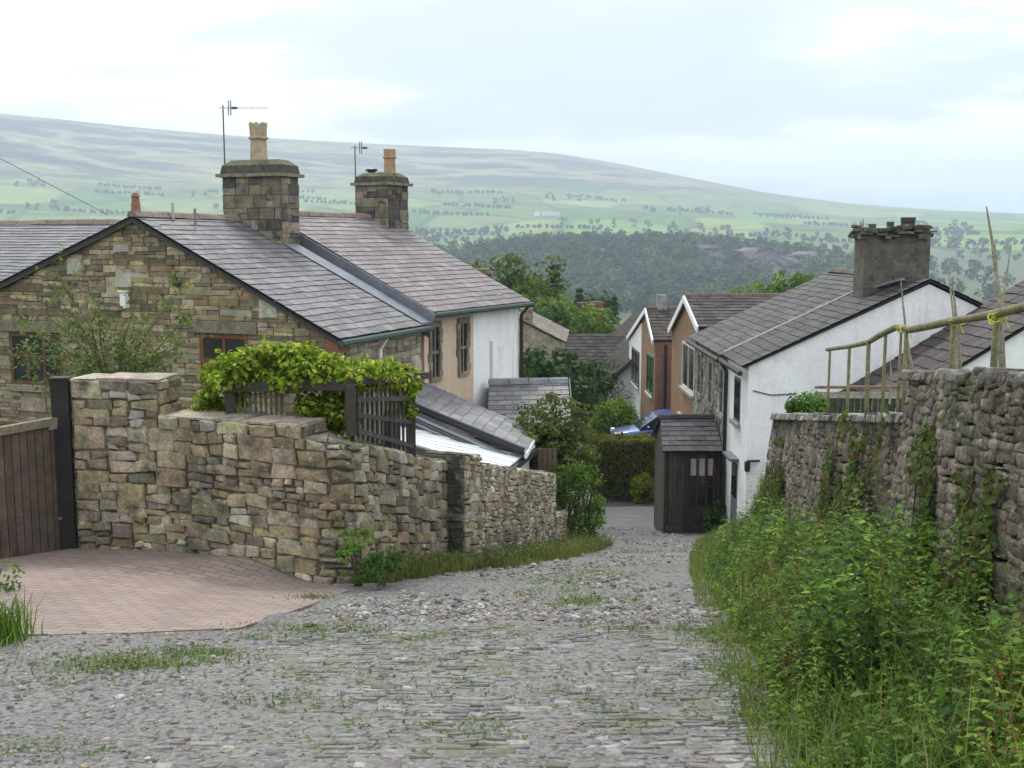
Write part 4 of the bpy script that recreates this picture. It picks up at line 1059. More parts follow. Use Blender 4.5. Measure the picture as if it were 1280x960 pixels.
for k in range(4): fp.box((.56 + k * .095, 21.75, -4.62), (.085, .02, 1.1), 0, vary((.10, .075, .05), .2))
o = fp.build('fence_panel', M_WOOD, at=(.7, 21.75, -5.0)); tag(o, 'dark brown board fence panel beside the lean-to gutter', 'fence')
# ------------------------------------------------------------------ right retaining wall
RP = [(.155, .128, .094), (.13, .108, .08), (.175, .148, .112), (.112, .094, .07), (.15, .122, .088), (.19, .168, .135), (.135, .115, .09)]
rw = thing('retaining_wall', 'tall weathered stone retaining wall with rough capping above the weeds', 'stone wall', (3.5, 10, -3.2))
def rseg(y0, y1, zt0, zt1, H, name, copcol):
    p0 = Vector((xr(y0), y0, 0)); p1 = Vector((xr(y1), y1, 0)); L = (p1 - p0).length; d = (p1 - p0).normalized(); n = Vector((-d.y, d.x, 0))
    def M(u, w, q):
        wv = .09 * mnoise.noise(Vector((u * .5, w * .7, y0)))
        return p0 + d * u + n * (q + wv + .16 * (1 - w / H)) + Vector((0, 0, lerp(zt0, zt1, u / L) - H + w))
    mb = MB(); 
    cc = lambda u, w, q: p0 + d * u + n * q + Vector((0, 0, lerp(zt0, zt1, u / L) - H + w))
    mb.hexa([cc(0, -.3, .10), cc(L, -.3, .10), cc(L, -.3, -.45), cc(0, -.3, -.45), cc(0, H - .03, -.02), cc(L, H - .03, -.02), cc(L, H - .03, -.45), cc(0, H - .03, -.45)], (.12, .10, .075))
    stonework(mb, M, 0, L, -.2, H, RP, band=(.14, .3), chunk=(.2, .5), maxw=.27, maxh=.10, depth=.017, gap=.0, bev=.014, jit=.026, keep=.5)
    for uu, sg in ((0, -1), (L, 1)):
        stonework(mb, lambda u, w, q: cc(uu, w, .1 * (1 - w / H) - u) + d * sg * q, 0, .45, -.2, H, RP, band=(.14, .3), chunk=(.2, .4), maxw=.3, maxh=.11, depth=.04, gap=.002, bev=.02, jit=.02)
    mb.build(name, M_DARKST, rw, smooth=True)
    mb = MB(); u = -.03
    while u < L:      # rough capping stones on edge, uneven
        w = random.uniform(.10, .3); h = random.uniform(.05, .10)
        a = [cc(u, H - .045, .05 + random.uniform(-.02, .03)), cc(u + w - .008, H - .045, .05 + random.uniform(-.02, .03)), cc(u + w - .008, H - .045, -.5), cc(u, H - .045, -.5)]
        b = [p + Vector((random.uniform(-.012, .012), random.uniform(-.012, .012), h + random.uniform(-.025, .025))) for p in a]
        b = [lerp(p, sum(b, Vector()) / 4, .07) for p in b]
        mb.hexa(a + b, pick(copcol, .2)); u += w
    mb.build('capping', M_DARKST, rw, bevel=.018)
YS = 9.4
rseg(1.2, YS, -.16, -1.13, 2.1, 'near_masonry', [(.15, .142, .125), (.19, .18, .162), (.12, .112, .1)])
rseg(YS + .004, 16.15, -1.50, -2.55, 1.95, 'far_masonry', [(.19, .182, .168), (.23, .22, .205), (.15, .142, .13)])
def RWp(y, z, off=.0): return Vector((xr(y) - off, y, z))
# leaning stake
mb = MB(); mb.tube([PX(976, 655, 14.6) + Vector((-.12, 0, 0)), PX(982, 590, 14.9) + Vector((-.04, 0, 0)), PX(988, 524, 15.1)], .026, 7, (.30, .27, .24)); o = mb.build('wooden_stake', M_OLDWOOD, at=PX(976, 655, 14.6)); tag(o, 'thin grey stake leaning against the far end of the retaining wall', 'stake')

# rustic rail fence on the wall and bean canes tied to it
def YW(px, off): return (2.733 + off) / ((px - 640) / FPX - .0667)
fence = thing('rail_fence', 'rustic wavy wooden handrail on posts behind the retaining wall capping', 'fence', (4.0, 11, -2.4))
rail = [PX(px, py, YW(px, .42)) for px, py in ((1034, 437), (1062, 433), (1085, 428), (1100, 419), (1120, 409), (1140, 412), (1165, 407), (1190, 401), (1220, 397), (1250, 391), (1280, 384), (1330, 372))]
mb = MB(); mb.tube(rail, [.026, .028, .03, .032, .034, .036, .036, .034, .034, .036, .036, .035], 8, (.155, .145, .075)); mb.build('handrail', M_OLDWOOD, fence, smooth=True)
for px, py, w in ((1037, 437, .042), (1062, 433, .05), (1087, 427, .062), (1107, 416, .046), (1126, 409, .036), (1134, 410, .055), (1192, 401, .055), (1245, 393, .066), (1330, 372, .06)):
    p = PX(px, py, YW(px, .42)); zt = np.interp(p.y, [1.2, YS, YS + .01, 15.4], [-.16, -1.13, -1.50, -2.45])
    mb = MB(); mb.tube([(p.x, p.y, zt - .35), (p.x + random.uniform(-.012, .012), p.y, p.z)], [w * .42, w * .38], 8, vary((.165, .155, .085), .15)); mb.build('post', M_OLDWOOD, fence, smooth=True)
CG = 'bamboo bean canes tied to the rail'
def cane(pts, Y, r, label, dy=0):
    P = [PX(a, b, Y + dy * k) for k, (a, b) in enumerate(pts)]
    mb = MB(); mb.tube(P, [r] + [r * .85] * (len(P) - 2) + [r * .35], 6, vary((.30, .26, .19), .15)); o = mb.build('bean_cane', M_OLDWOOD, at=P[0]); tag(o, label, 'bean cane', CG)
y1_, y2_, y3_ = YW(1130, .55), YW(1192, .55), YW(1250, .55)
cane([(1147, 500), (1133, 420), (1126, 352)], y1_, .017, 'pale leaning cane tied at the first yellow knot from the far end of the rail')
cane([(1112, 505), (1114, 470), (1113, 452)], y1_ + .6, .014, 'short stub of cane between the far rail posts')
cane([(1196, 500), (1195, 420), (1186, 345)], y2_, .016, 'left cane of the pair beside the thick middle post')
cane([(1204, 500), (1197, 410), (1190, 350)], y2_ + .05, .016, 'right cane of the pair beside the thick middle post', .05)
cane([(1243, 505), (1249, 380), (1240, 300), (1233, 258)], y3_, .014, 'tallest bean cane rising far above the rail against the hill')
cane([(1252, 505), (1250, 390), (1243, 305)], y3_ + .05, .021, 'thick pale cane beside the tallest cane at the yellow knot')
cane([(1258, 505), (1252, 390), (1264, 304)], y3_ + .1, .013, 'dark thin cane forking out to the right above the rail')
for px, py, s_, lab in ((1131, 410, .05, 'yellow string knot where the handrail bends down'), (1194, 403, .042, 'yellow string knot on the middle thick post'), (1250, 396, .05, 'yellow string knot below the tallest canes')):
    p = PX(px, py, YW(px, .42)); mb = MB()
    for k in range(5):
        c = p + Vector((random.uniform(-.05, .05), 0, random.uniform(-.03, .015))); mb.tube([c + Vector((s_ * .9 * math.cos(a), s_ * .9 * math.sin(a) * .7, s_ * .6 * math.sin(a + k))) for a in [i_ * .7 for i_ in range(10)]],   .005, 4)
    mb.tube([p + Vector((.02, -.05, -.02)), p + Vector((.05, -.07, -.09))], .005, 4)
    o = mb.build('string_tie', M_YEL, at=p); tag(o, lab, 'string', 'yellow string ties on the rail')

# garden fence and bush behind the wall
gf = thing('garden_fence', 'low dark slatted garden fence with a rusty red top behind the retaining wall', 'fence', (6, 17, -3.2))
mb = MB(); p, q = PX(1020, 484, 18.2), PX(1145, 484, 17.2)
mb.beam(p, q, .10, .04, (.19, .11, .085)); mb.build('top_rail', M_OLDWOOD, gf)
mb = MB(); mb.beam(p + Vector((0, .02, -.13)), q + Vector((0, .02, -.13)), .05, .1, (.36, .33, .28)); mb.build('cross_rail', M_OLDWOOD, gf)
mb = MB()
for k in range(17):
    c = p.lerp(q, (k + .5) / 17); mb.box(c + Vector((0, .03, -.55)), (.075, .02, .75), 0, vary((.055, .07, .04), .25))
mb.build('slat_panel', M_OLDWOOD, gf)

# ------------------------------------------------------------------ white cottage (gable facing the camera)
FA = Frame(5.32, 25.0, .7)
AE, AR, AU, AW = -2.80, -.92, 3.95, 7.9
wc = thing('white_cottage', 'white painted cottage with plain gable and a big rendered chimney stack', 'cottage', FA(4, 2, -7))
mb = MB(); gprism(FA, 0, AW, AU, 0, 2.55, -9, AE, AR - .04, mb, (.86, .86, .87)); mb.build('wall', M_RENDER, wc)
DS = [(.034, .031, .031), (.044, .041, .04), (.028, .026, .026), (.052, .048, .045)]
sA = (AR - AE) / AU
roof(wc, M_BLACK, M_DSLATE, [FA(-.14, 2.6, AE - .14 * sA + .08), FA(-.14, -.07, AE - .14 * sA + .08), FA(AU, -.07, AR + .08), FA(AU, 2.6, AR + .08)], .36, .235, DS)
roof(wc, M_BLACK, M_DSLATE, [FA(AW + .2, -.07, AE - .2 * sA + .08), FA(AW + .2, 2.6, AE - .2 * sA + .08), FA(AU, 2.6, AR + .08), FA(AU, -.07, AR + .08)], .36, .235, DS)
mb = MB(); mb.beam(FA(-.1, 2.62, AE - .1 * sA + .11), FA(AU - .9, 2.62, AE + (AU - .9) * sA + .11), .06, .035); mb.build('mortar_fillet', plain('pale_mortar', (.42, .42, .41), .9), wc)
mb = MB(); mb.beam(FA(AU - 1.0, 1.75, AE + (AU - 1.0) * sA + .2), FA(AU - .3, .9, AE + (AU - .3) * sA + .18), .2, .06); mb.build('lead_flashing', M_LEAD, wc)
mb = MB(); mb.tube([FA(-.2, -.05, AE - .16), FA(-.2, 2.5, AE - .14)], .06, 8, (.03, .03, .032)); mb.build('gutter', M_PAINT, wc)
mb = MB(); mb.tube([FA(-.2, 2.42, AE - .16), FA(-.07, 2.42, AE - .4), FA(-.07, 2.42, -7.0)], .05, 7, (.02, .02, .022)); mb.build('downpipe', M_PAINT, wc)
for v_, z0, z1, nm in ((1.25, -4.25, -3.2, 'window'), (1.35, -7.0, -5.25, 'door')):
    mb = MB(); FA.box(mb, -.012, .05, v_ - .38, v_ + .38, z0, z1, (.10, .11, .115) if nm == 'window' else (.13, .15, .17)); w_ = mb.build(nm, M_PAINT, wc)
    mb = MB(); FA.box(mb, -.018, .0, v_ - .31, v_ + .31, z0 + (.07 if nm == 'window' else .9), z1 - .07); mb.build('pane', M_GLASS, w_)
    mb = MB(); FA.box(mb, -.10, .02, v_ - .46, v_ + .46, z0 - .1, z0 - .004, (.25, .26, .26)) if nm == 'window' else FA.box(mb, -.22, .02, v_ - .5, v_ + .5, z1 + .1, z1 + .16, (.12, .13, .14)); mb.build('sill' if nm == 'window' else 'door_hood', M_PAINT, w_)
mb = MB(); p = PX(934, 583, 24.93); mb.box(p, (.1, .14, .22), 0, (.03, .03, .03)); mb.beam(p + Vector((0, 0, .12)), p + Vector((.28, 0, .13)), .05, .04, (.03, .03, .03)); mb.build('wall_lamp', M_BLACK, wc)
mb = MB(); mb.tube([FA(.1, -.02, -3.35), FA(.5, -.02, -3.45), FA(1.1, -.02, -3.42)], .012, 5, (.25, .25, .25)); mb.build('wall_cable', M_BLACK, wc)
CH2 = [(.20, .18, .145)]
ch = stack(wc, FA, AU - .3, 1.75, 1.56, .85, -1.6, .16, CH2, flare=False, stones=False)
mb = MB()   # ragged mossy cap of bedded slates
for k in range(64):
    a = random.random(); side = random.choice('fflrb')
    uu, vv = {'f': (lerp(-1, 1, a), -.5), 'b': (lerp(-1, 1, a), .5), 'l': (-1, a - .5), 'r': (1, a - .5)}[side]
    c = FA(AU - .3 + uu * .78, 1.75 + vv * .9, .14 + random.uniform(-.07, .19)); mb.box(c, (random.uniform(.12, .26), random.uniform(.12, .24), random.uniform(.04, .08)), random.uniform(-.3, .3), pick([(.10, .09, .07), (.15, .135, .11), (.075, .075, .05), (.12, .13, .07)], .2), 0, random.uniform(-.15, .15), random.uniform(-.12, .12))
FA.box(mb, AU - .3 - .74, AU - .3 + .74, 1.36, 2.14, .13, .29, (.11, .10, .075)); mb.build('ragged_cap', M_CHIM, ch)
pot(ch, FA(AU + .04, 1.7, .28), .26, .17, (.07, .06, .055)); pot(ch, FA(AU - .36, 1.75, .27), .17, .085, (.09, .08, .07))
pot(ch, FA(AU - .78, 1.75, .26), .13, .09, (.13, .12, .10)); pot(ch, FA(AU + .32, 1.7, .26), .10, .09, (.13, .12, .10))
mb = MB()
for k in range(5): mb.tube([FA(AU - 1.05, 1.5, .1), FA(AU - 1.1 + random.uniform(-.12, .02), 1.45, .45 + random.uniform(-.05, .12))], .008, 4, (.12, .12, .06))
mb.build('weed_tuft', M_BARK, ch)

# stone-fronted cottage adjoining, with the porch
sc_ = thing('stone_fronted_cottage', 'grey stone fronted cottage with sagging dark slate roof and timber porch', 'cottage', FA(4, 5, -8))
mb = MB(); gprism(FA, .01, AW, AU, 2.56, 8.0, -10, AE, AR - .04, mb, (.22, .20, .16))
stonework(mb, lambda a, b, q: FA(.01 - q, 8.0 - a, b), 0, 5.4, -8.6, AE - .06, [(.26, .24, .20), (.31, .285, .245), (.21, .195, .165), (.35, .33, .29)], holes=[(8.0 - v - .33, -4.35, 8.0 - v + .33, -3.25) for v in (3.2, 4.9, 6.9)], band=(.22, .36), chunk=(.25, .6), maxw=.4, maxh=.17, depth=.03)
mb.build('wall', M_DARKST, sc_)
roof(sc_, M_BLACK, M_DSLATE, [FA(-.16, 8.15, AE - .16 * sA + .05), FA(-.16, 2.66, AE - .16 * sA + .06), FA(AU, 2.66, AR + .06), FA(AU, 8.15, AR + .02)], .36, .235, [(.042, .039, .038), (.054, .05, .048), (.035, .033, .032), (.064, .059, .055)], amt=.2)
roof(sc_, M_BLACK, M_DSLATE, [FA(AW + .2, 2.66, AE + .05), FA(AW + .2, 8.15, AE + .05), FA(AU, 8.15, AR + .02), FA(AU, 2.66, AR + .06)], .36, .235, DS)
ridge_tiles(sc_, FA(AU, 3.0, AR + .1), FA(AU, 8.15, AR + .06), (.12, .11, .09), .13)
mb = MB(); mb.tube([FA(-.22, 2.7, AE - .16), FA(-.22, 8.1, AE - .17)], .06, 8, (.03, .03, .032)); mb.build('gutter', M_PAINT, sc_)
for v_ in (3.2, 4.9, 6.9):
    mb = MB(); z0, z1 = -4.35, -3.25
    for s_ in (-1, 1): FA.box(mb, -.05, .03, v_ + s_ * .33 - .07, v_ + s_ * .33 + .07, z0, z1, (.33, .31, .27))
    FA.box(mb, -.052, .03, v_ - .45, v_ + .45, z1 + .002, z1 + .18, (.33, .31, .27)); FA.box(mb, -.08, .03, v_ - .45, v_ + .45, z0 - .13, z0 - .002, (.30, .28, .25)); w_ = mb.build('window', M_DARKST, sc_)
    mb = MB(); FA.box(mb, -.004, .02, v_ - .26, v_ + .26, z0, z1); mb.build('pane', M_GLASS, w_)
    mb = MB(); FA.box(mb, -.02, -.005, v_ - .03, v_ + .03, z0, z1, (.2, .17, .14)); FA.box(mb, -.021, -.006, v_ - .26, v_ + .26, (z0 + z1) / 2 - .03, (z0 + z1) / 2 + .03, (.2, .17, .14)); mb.build('frame', M_PAINT, w_)
# porch
pl, pr_ = PX(829, 668, 27.9), PX(897, 668, 27.9)
px0, px1, pyf, pyb = pl.x, 5.30, 27.9, 29.9
zb_, ze_, zr2 = -7.75, -5.22, -4.58
po = MB(); dk = (.04, .034, .029)
for x in (px0 + .05, px0 + .56, px1 - .06): po.box((x, pyf + .05, (zb_ + ze_) / 2), (.10, .10, ze_ - zb_), 0, dk)
for k in range(4): po.box((px0 + .17 + k * .107, pyf + .06, (zb_ + ze_) / 2), (.10, .03, ze_ - zb_ - .02), 0, vary((.062, .053, .044), .25))
po.box(((px0 + px1) / 2, pyf + .05, ze_ - .06), (px1 - px0, .12, .12), 0, dk)
for k in range(12): po.box((px0 + .03, pyf + .2 + k * .145, (zb_ + ze_) / 2), (.03, .138, ze_ - zb_ - .02), 0, vary((.075, .066, .054), .25))
po.prism([(px0 + .04, pyf + .02, ze_), (px0 + .04, pyb, ze_), (px0 + .04, (pyf + pyb) / 2, zr2 - .05)], (.05, 0, 0), (.12, .105, .085))
po.box(((px0 + px1) / 2, pyb - .05, (zb_ + ze_) / 2), (px1 - px0 - .02, .06, ze_ - zb_ - .04), 0, (.10, .09, .075))
porch = po.build('porch', M_WOOD, sc_)
ym = (pyf + pyb) / 2
def subroof(P, nm): 
    o = roof(porch, M_BLACK, M_DSLATE, P, .34, .19, [(.075, .072, .076), (.09, .086, .09), (.06, .058, .062)], name=nm); return o
subroof([Vector((px0 - .08, pyf - .18, ze_ - .02)), Vector((px1 + .02, pyf - .18, ze_ - .02)), Vector((px1 - .03, ym, zr2)), Vector((px0 - .0, ym, zr2))], 'porch_roof')
subroof([Vector((px1, pyb + .15, ze_ - .02)), Vector((px0 - .08, pyb + .15, ze_ - .02)), Vector((px0 - .03, ym, zr2)), Vector((px1 - .02, ym, zr2))], 'porch_roof')
ridge_tiles(porch, Vector((px0 - .05, ym, zr2 + .03)), Vector((px1, ym, zr2 + .03)), (.06, .058, .06), .1, name='porch_ridge')
mb = MB(); x0, x1 = px0 + .62, px1 - .12
mb.box(((x0 + x1) / 2, pyf + .10, zb_ + .5), (x1 - x0, .04, 1.0), 0, (.055, .04, .032))
for x in (x0 + .03, lerp(x0, x1, .34), lerp(x0, x1, .67), x1 - .03): mb.box((x, pyf + .09, (zb_ + ze_) / 2), (.06, .05, ze_ - zb_ - .14), 0, (.055, .04, .032))
for z in (zb_ + 1.02, zb_ + 1.55, ze_ - .16): mb.box(((x0 + x1) / 2, pyf + .088, z), (x1 - x0, .048, .06), 0, (.05, .036, .03))
mb.build('porch_door', M_WOOD, porch)
mb = MB(); mb.box(((x0 + x1) / 2, pyf + .125, (zb_ + ze_) / 2 + .45), (x1 - x0, .01, 1.45)); mb.build('porch_glass', M_GLASS, porch)
mb = MB()
for x in (lerp(x0, x1, .18), lerp(x0, x1, .5), lerp(x0, x1, .84)): mb.box((x, pyf + .115, ze_ - .50), (.16, .008, .44), 0, (.45, .43, .40))
mb.build('porch_curtain', M_CURTAIN, porch)
mb = MB(); mb.box((lerp(x0, x1, .95), pyf + .07, ze_ - .62), (.09, .02, .2), 0, (.18, .015, .02)); mb.build('red_hanging', M_PAINT, porch)
for k, (a, b, s_) in enumerate(((884, 683, .2), (868, 690, .15), (892, 690, .13))):
    p = ground_at(a, b + 4, 20); o = pebbles([(p.x, p.y, p.z + s_ * .3, s_)], [(.36, .345, .31)], 'edging_stone'); tag(o, ['large pale stone block beside the porch step', 'grey low stone left of the porch stones', 'small pale stone at the weeds by the porch'][k], 'stone', 'stones by the porch')

# white rear extension and its slates, far roofs at the right edge
ex = thing('white_extension', 'white extension with steep dark slate roof at the right behind the bean canes', 'extension', (10, 23, -5))
FX = Frame(9.43, 22.0, .7)
XE, XS = -3.7, .63
u0 = (XE + 2.1) / XS
mb = MB(); mb.prism([FX(u0, 0, -6), FX(5.2, 0, -6), FX(5.2, 0, -2.1 + 3.2 * XS * .4), FX(3.2, 0, -2.1 + 3.2 * XS - .05), FX(u0, 0, XE - .05)], FX.a * 2.8, (.86, .86, .87)); mb.build('wall', M_RENDER, ex)
roof(ex, M_BLACK, M_DSLATE, [FX(u0 - .15, 2.9, XE - .1 + .05), FX(u0 - .15, -.08, XE - .1 + .05), FX(3.2, -.08, -2.1 + 3.2 * XS + .05), FX(3.2, 2.9, -2.1 + 3.2 * XS + .05)], .36, .3, [(.046, .037, .036), (.056, .046, .044), (.038, .032, .031)], th=.02)
fr = thing('far_cottage', 'long brown slate roof behind the canes at the right edge', 'cottage', (20, 45, -8))
mb = MB(); mb.box((24, 46.5, -6.5), (14, 6, 7), 0, (.3, .27, .22)); mb.build('wall', M_GABLE, fr)
roof(fr, M_BLACK, M_TILE, [Vector((16.8, 43.3, -4.1)), Vector((31, 43.3, -4.1)), Vector((31, 46.4, -2.45)), Vector((17.3, 46.4, -2.45))], .36, .3, [(.15, .12, .095), (.18, .15, .12), (.13, .105, .085)])
pn = thing('pantile_outhouse', 'bright orange pantile roof showing beside the tallest canes', 'outhouse', (15.5, 33, -5))
mb = MB(); mb.box((16.6, 34.0, -4.6), (3.6, 1.7, 3.6), 0, (.6, .58, .54)); mb.build('wall', M_RENDER, pn)
roof(pn, M_BLACK, M_TERRA, [Vector((14.6, 32.9, -2.85)), Vector((18.6, 32.9, -2.85)), Vector((18.6, 34.4, -2.2)), Vector((14.6, 34.4, -2.2))], .24, .3, [(.40, .16, .09), (.34, .14, .08)], th=.03)

# ------------------------------------------------------------------ brick houses
def xgable(root, X0, X1, yn, ya, yf, zen, za, zef, zb, matw, name='wall'):
    mb = MB(); mb.prism([(X0, yn, zb), (X0, yn, zen), (X0, ya, za), (X0, yf, zef), (X0, yf, zb)][::-1], (X1 - X0, 0, 0)); return mb.build(name, matw, root)
def xroof(root, X0, X1, yn, ya, yf, zen, za, zef, pal, mat=M_TILE):
    roof(root, M_BLACK, mat, [Vector((X0 - .12, yn - .1, zen + .03)), Vector((X1, yn - .1, zen + .03)), Vector((X1, ya, za + .08)), Vector((X0 - .12, ya, za + .08))], .33, .3, pal, th=.018)
    roof(root, M_BLACK, mat, [Vector((X1, yf + .1, zef + .03)), Vector((X0 - .12, yf + .1, zef + .03)), Vector((X0 - .12, ya, za + .08)), Vector((X1, ya, za + .08))], .33, .3, pal, th=.018)
    ridge_tiles(root, (X0 - .1, ya, za + .12), (X1, ya, za + .12), (.14, .105, .085), .12)
def barge(root, X0, yn, ya, yf, zen, za, zef):
    mb = MB()
    mb.beam((X0 - .13, yn - .12, zen - .06), (X0 - .13, ya, za), .05, .22, (.8, .8, .8)); mb.beam((X0 - .13, yf + .12, zef - .06), (X0 - .13, ya, za), .05, .22, (.8, .8, .8))
    mb.build('bargeboard', M_PAINT, root)
def xwin(root, X0, y0, y1, z0, z1, fcol, nb=1):
    mb = MB(); f = .07; x = (X0 - .05, X0 + .02)
    b = lambda a0, a1, c0, c1, dx=0: mb.box(((x[0] + x[1]) / 2 - dx, (a0 + a1) / 2, (c0 + c1) / 2), (x[1] - x[0], a1 - a0, c1 - c0), 0, fcol)
    b(y0, y1, z0, z0 + f); b(y0, y1, z1 - f, z1); b(y0, y0 + f, z0 + f, z1 - f); b(y1 - f, y1, z0 + f, z1 - f)
    for k in range(nb): m_ = lerp(y0, y1, (k + 1) / (nb + 1)); b(m_ - f / 2, m_ + f / 2, z0 + f, z1 - f, -.004)
    w = mb.build('window', M_PAINT, root)
    mb = MB(); mb.box((X0 - .006, (y0 + y1) / 2, (z0 + z1) / 2), (.02, y1 - y0 - .02, z1 - z0 - .02)); mb.build('pane', M_GLASS, w)
    mb = MB(); mb.box((X0 - .06, (y0 + y1) / 2, z0 - .05), (.14, y1 - y0 + .16, .09), 0, (.4, .37, .33)); mb.build('sill', M_PAINT, w)
TP = [(.066, .062, .059), (.08, .075, .071), (.055, .052, .05), (.09, .084, .08)]
bA = thing('brick_house', 'brown brick house with white bargeboards, nearer of the two beyond the stone cottage', 'house', (9, 38, -9.6))
xgable(bA, 5.95, 13.5, 35.2, 38.0, 41.5, -2.72, -1.95, -3.30, -11, M_BRICK)
xroof(bA, 5.95, 13.6, 35.2, 38.0, 41.5, -2.72, -1.95, -3.30, TP)
barge(bA, 5.95, 35.2, 38.0, 41.5, -2.72, -1.95, -3.30)
xwin(bA, 5.95, 36.1, 38.7, -5.0, -3.45, (.55, .53, .48), 1); xwin(bA, 5.95, 36.3, 39.2, -8.0, -6.5, (.7, .68, .64), 1)
mb = MB(); mb.box((5.92, 37.6, -6.1), (.12, 3.6, .14), 0, (.42, .40, .36)); mb.build('lintel', M_PAINT, bA)
bC = thing('white_panelled_house', 'brick and white rendered house with double bargeboard gable, farther down beyond the brick house', 'house', (9, 49, -10.2))
xgable(bC, 6.0, 12, 46.7, 49.4, 57.0, -4.15, -3.05, -4.9, -12, M_BRICK)
xroof(bC, 6.0, 12.5, 46.7, 49.4, 57.0, -4.15, -3.05, -4.9, [(.06, .05, .044), (.075, .063, .055), (.05, .042, .037)])
barge(bC, 6.0, 46.7, 49.4, 57.0, -4.15, -3.05, -4.9)
mb = MB(); mb.prism([(5.975, 51.6, -11), (5.975, 51.6, -3.75), (5.975, 56.95, -5.0), (5.975, 56.95, -11)][::-1], (.03, 0, 0), (.82, .82, .82)); mb.build('white_panel', M_RENDER, bC)
xwin(bC, 5.97, 52.2, 55.2, -6.9, -5.2, (.10, .10, .11), 1); xwin(bC, 5.97, 52.2, 55.4, -9.9, -8.2, (.10, .10, .11), 1)
xwin(bC, 6.0, 47.2, 49.3, -6.6, -4.9, (.05, .16, .06), 1); xwin(bC, 6.0, 47.2, 49.5, -9.6, -7.9, (.05, .16, .06), 1)
mb = MB(); mb.prism([(9.3, 41.6, -12), (9.3, 46.65, -12), (9.3, 46.65, -5.6), (9.3, 41.6, -5.6)], (2, 0, 0)); mb.build('yard_wall', M_BRICK, bC)
mb = MB(); mb.box((9.0, 46.66, -7.9), (5.95, .05, 7.3)); mb.build('return_wall', M_BRICK_X, bC)
mb = MB(); mb.tube([(6.42, 46.55, -4.3), (6.42, 46.55, -10)], .06, 7, (.02, .02, .02)); mb.build('downpipe', M_PAINT, bC)
mb = MB(); mb.box((6.6, 49.5, -2.7), (.4, .5, .65), 0, (.30, .29, .28)); mb.build('chimney', M_CHIM, bC)

# brown tiled house with white cross wing down in the dip
bD = thing('brown_tiled_house', 'brown tiled house with white gabled wing low beyond the shrubs', 'house', (5, 62, -11))
TB = [(.052, .047, .042), (.062, .056, .05), (.043, .039, .035)]
zD = PX(703, 417, 64).z
mb = MB(); mb.prism([(2.75, 58.5, -13), (2.75, 69, -13), (2.75, 69, zD - 2.6), (2.75, 64, zD - .1), (2.75, 58.5, zD - 2.9)][::-1], (6, 0, 0), (.2, .16, .13)); mb.build('wall', M_GABLE, bD)
roof(bD, M_BLACK, M_TILE, [Vector((2.25, 58.0, zD - 2.95)), Vector((7.5, 58.0, zD - 2.95)), Vector((7.5, 64, zD)), Vector((2.85, 64, zD))], .38, .34, TB, th=.02)
roof(bD, M_BLACK, M_TILE, [Vector((7.5, 69.5, zD - 2.9)), Vector((2.25, 69.5, zD - 2.9)), Vector((2.85, 64, zD)), Vector((7.5, 64, zD))], .38, .34, TB, th=.02)
mb = MB(); mb.beam((2.25, 58.0, zD - 2.98), (2.83, 63.9, zD + .02), .12, .3, (.035, .03, .03)); mb.build('bargeboard', M_PAINT, bD)
FW = Frame(5.0, 56.0, -1)
mb = MB(); gprism(FW, 0, 5.6, 2.8, 0, 12, -13, -6.95, -4.35, mb, (.72, .72, .72)); mb.build('wing_wall', M_RENDER, bD)
roof(bD, M_BLACK, M_TILE, [FW(-.3, 12.2, -7.15), FW(-.3, -.25, -7.15), FW(2.8, -.25, -4.25), FW(2.8, 12.2, -4.25)], .38, .34, TB, th=.02, name='wing_roof')
roof(bD, M_BLACK, M_TILE, [FW(5.9, -.25, -7.15), FW(5.9, 12.2, -7.15), FW(2.8, 12.2, -4.25), FW(2.8, -.25, -4.25)], .38, .34, TB, th=.02, name='wing_roof')
mb = MB(); mb.beam(FW(-.3, -.3, -7.2), FW(2.8, -.3, -4.3), .05, .2, (.03, .03, .03)); mb.build('wing_bargeboard', M_PAINT, bD)

# stone house with sloping gable left of it
FE = Frame(-1.6, 52, 4)
bE = thing('stone_house', 'small stone house with pale gable slope and square chimney, beyond the white end wall', 'house', (.5, 54, -11))
za = PX(647, 398, 52).z; ze3 = PX(698, 424, 52).z
mb = MB(); gprism(FE, -.3, 3.9, 1.85, 0, 7, -13, ze3, za, mb, (.30, .265, .195)); mb.build('wall', M_GABLE, bE)
roof(bE, M_BLACK, M_TILE, [FE(4.1, -.1, ze3 - .1), FE(4.1, 7, ze3 - .1), FE(1.85, 7, za + .06), FE(1.85, -.1, za + .06)], .36, .3, [(.17, .145, .125), (.2, .175, .15)])
roof(bE, M_BLACK, M_TILE, [FE(-.5, 7, ze3 - .1), FE(-.5, -.1, ze3 - .1), FE(1.85, -.1, za + .06), FE(1.85, 7, za + .06)], .36, .3, [(.17, .145, .125), (.2, .175, .15)])
ch = stack(bE, FE, 2.25, .6, .55, .5, za - .5, PX(655, 385, 52.5).z, [(.3, .24, .15), (.25, .2, .13)], flare=False)
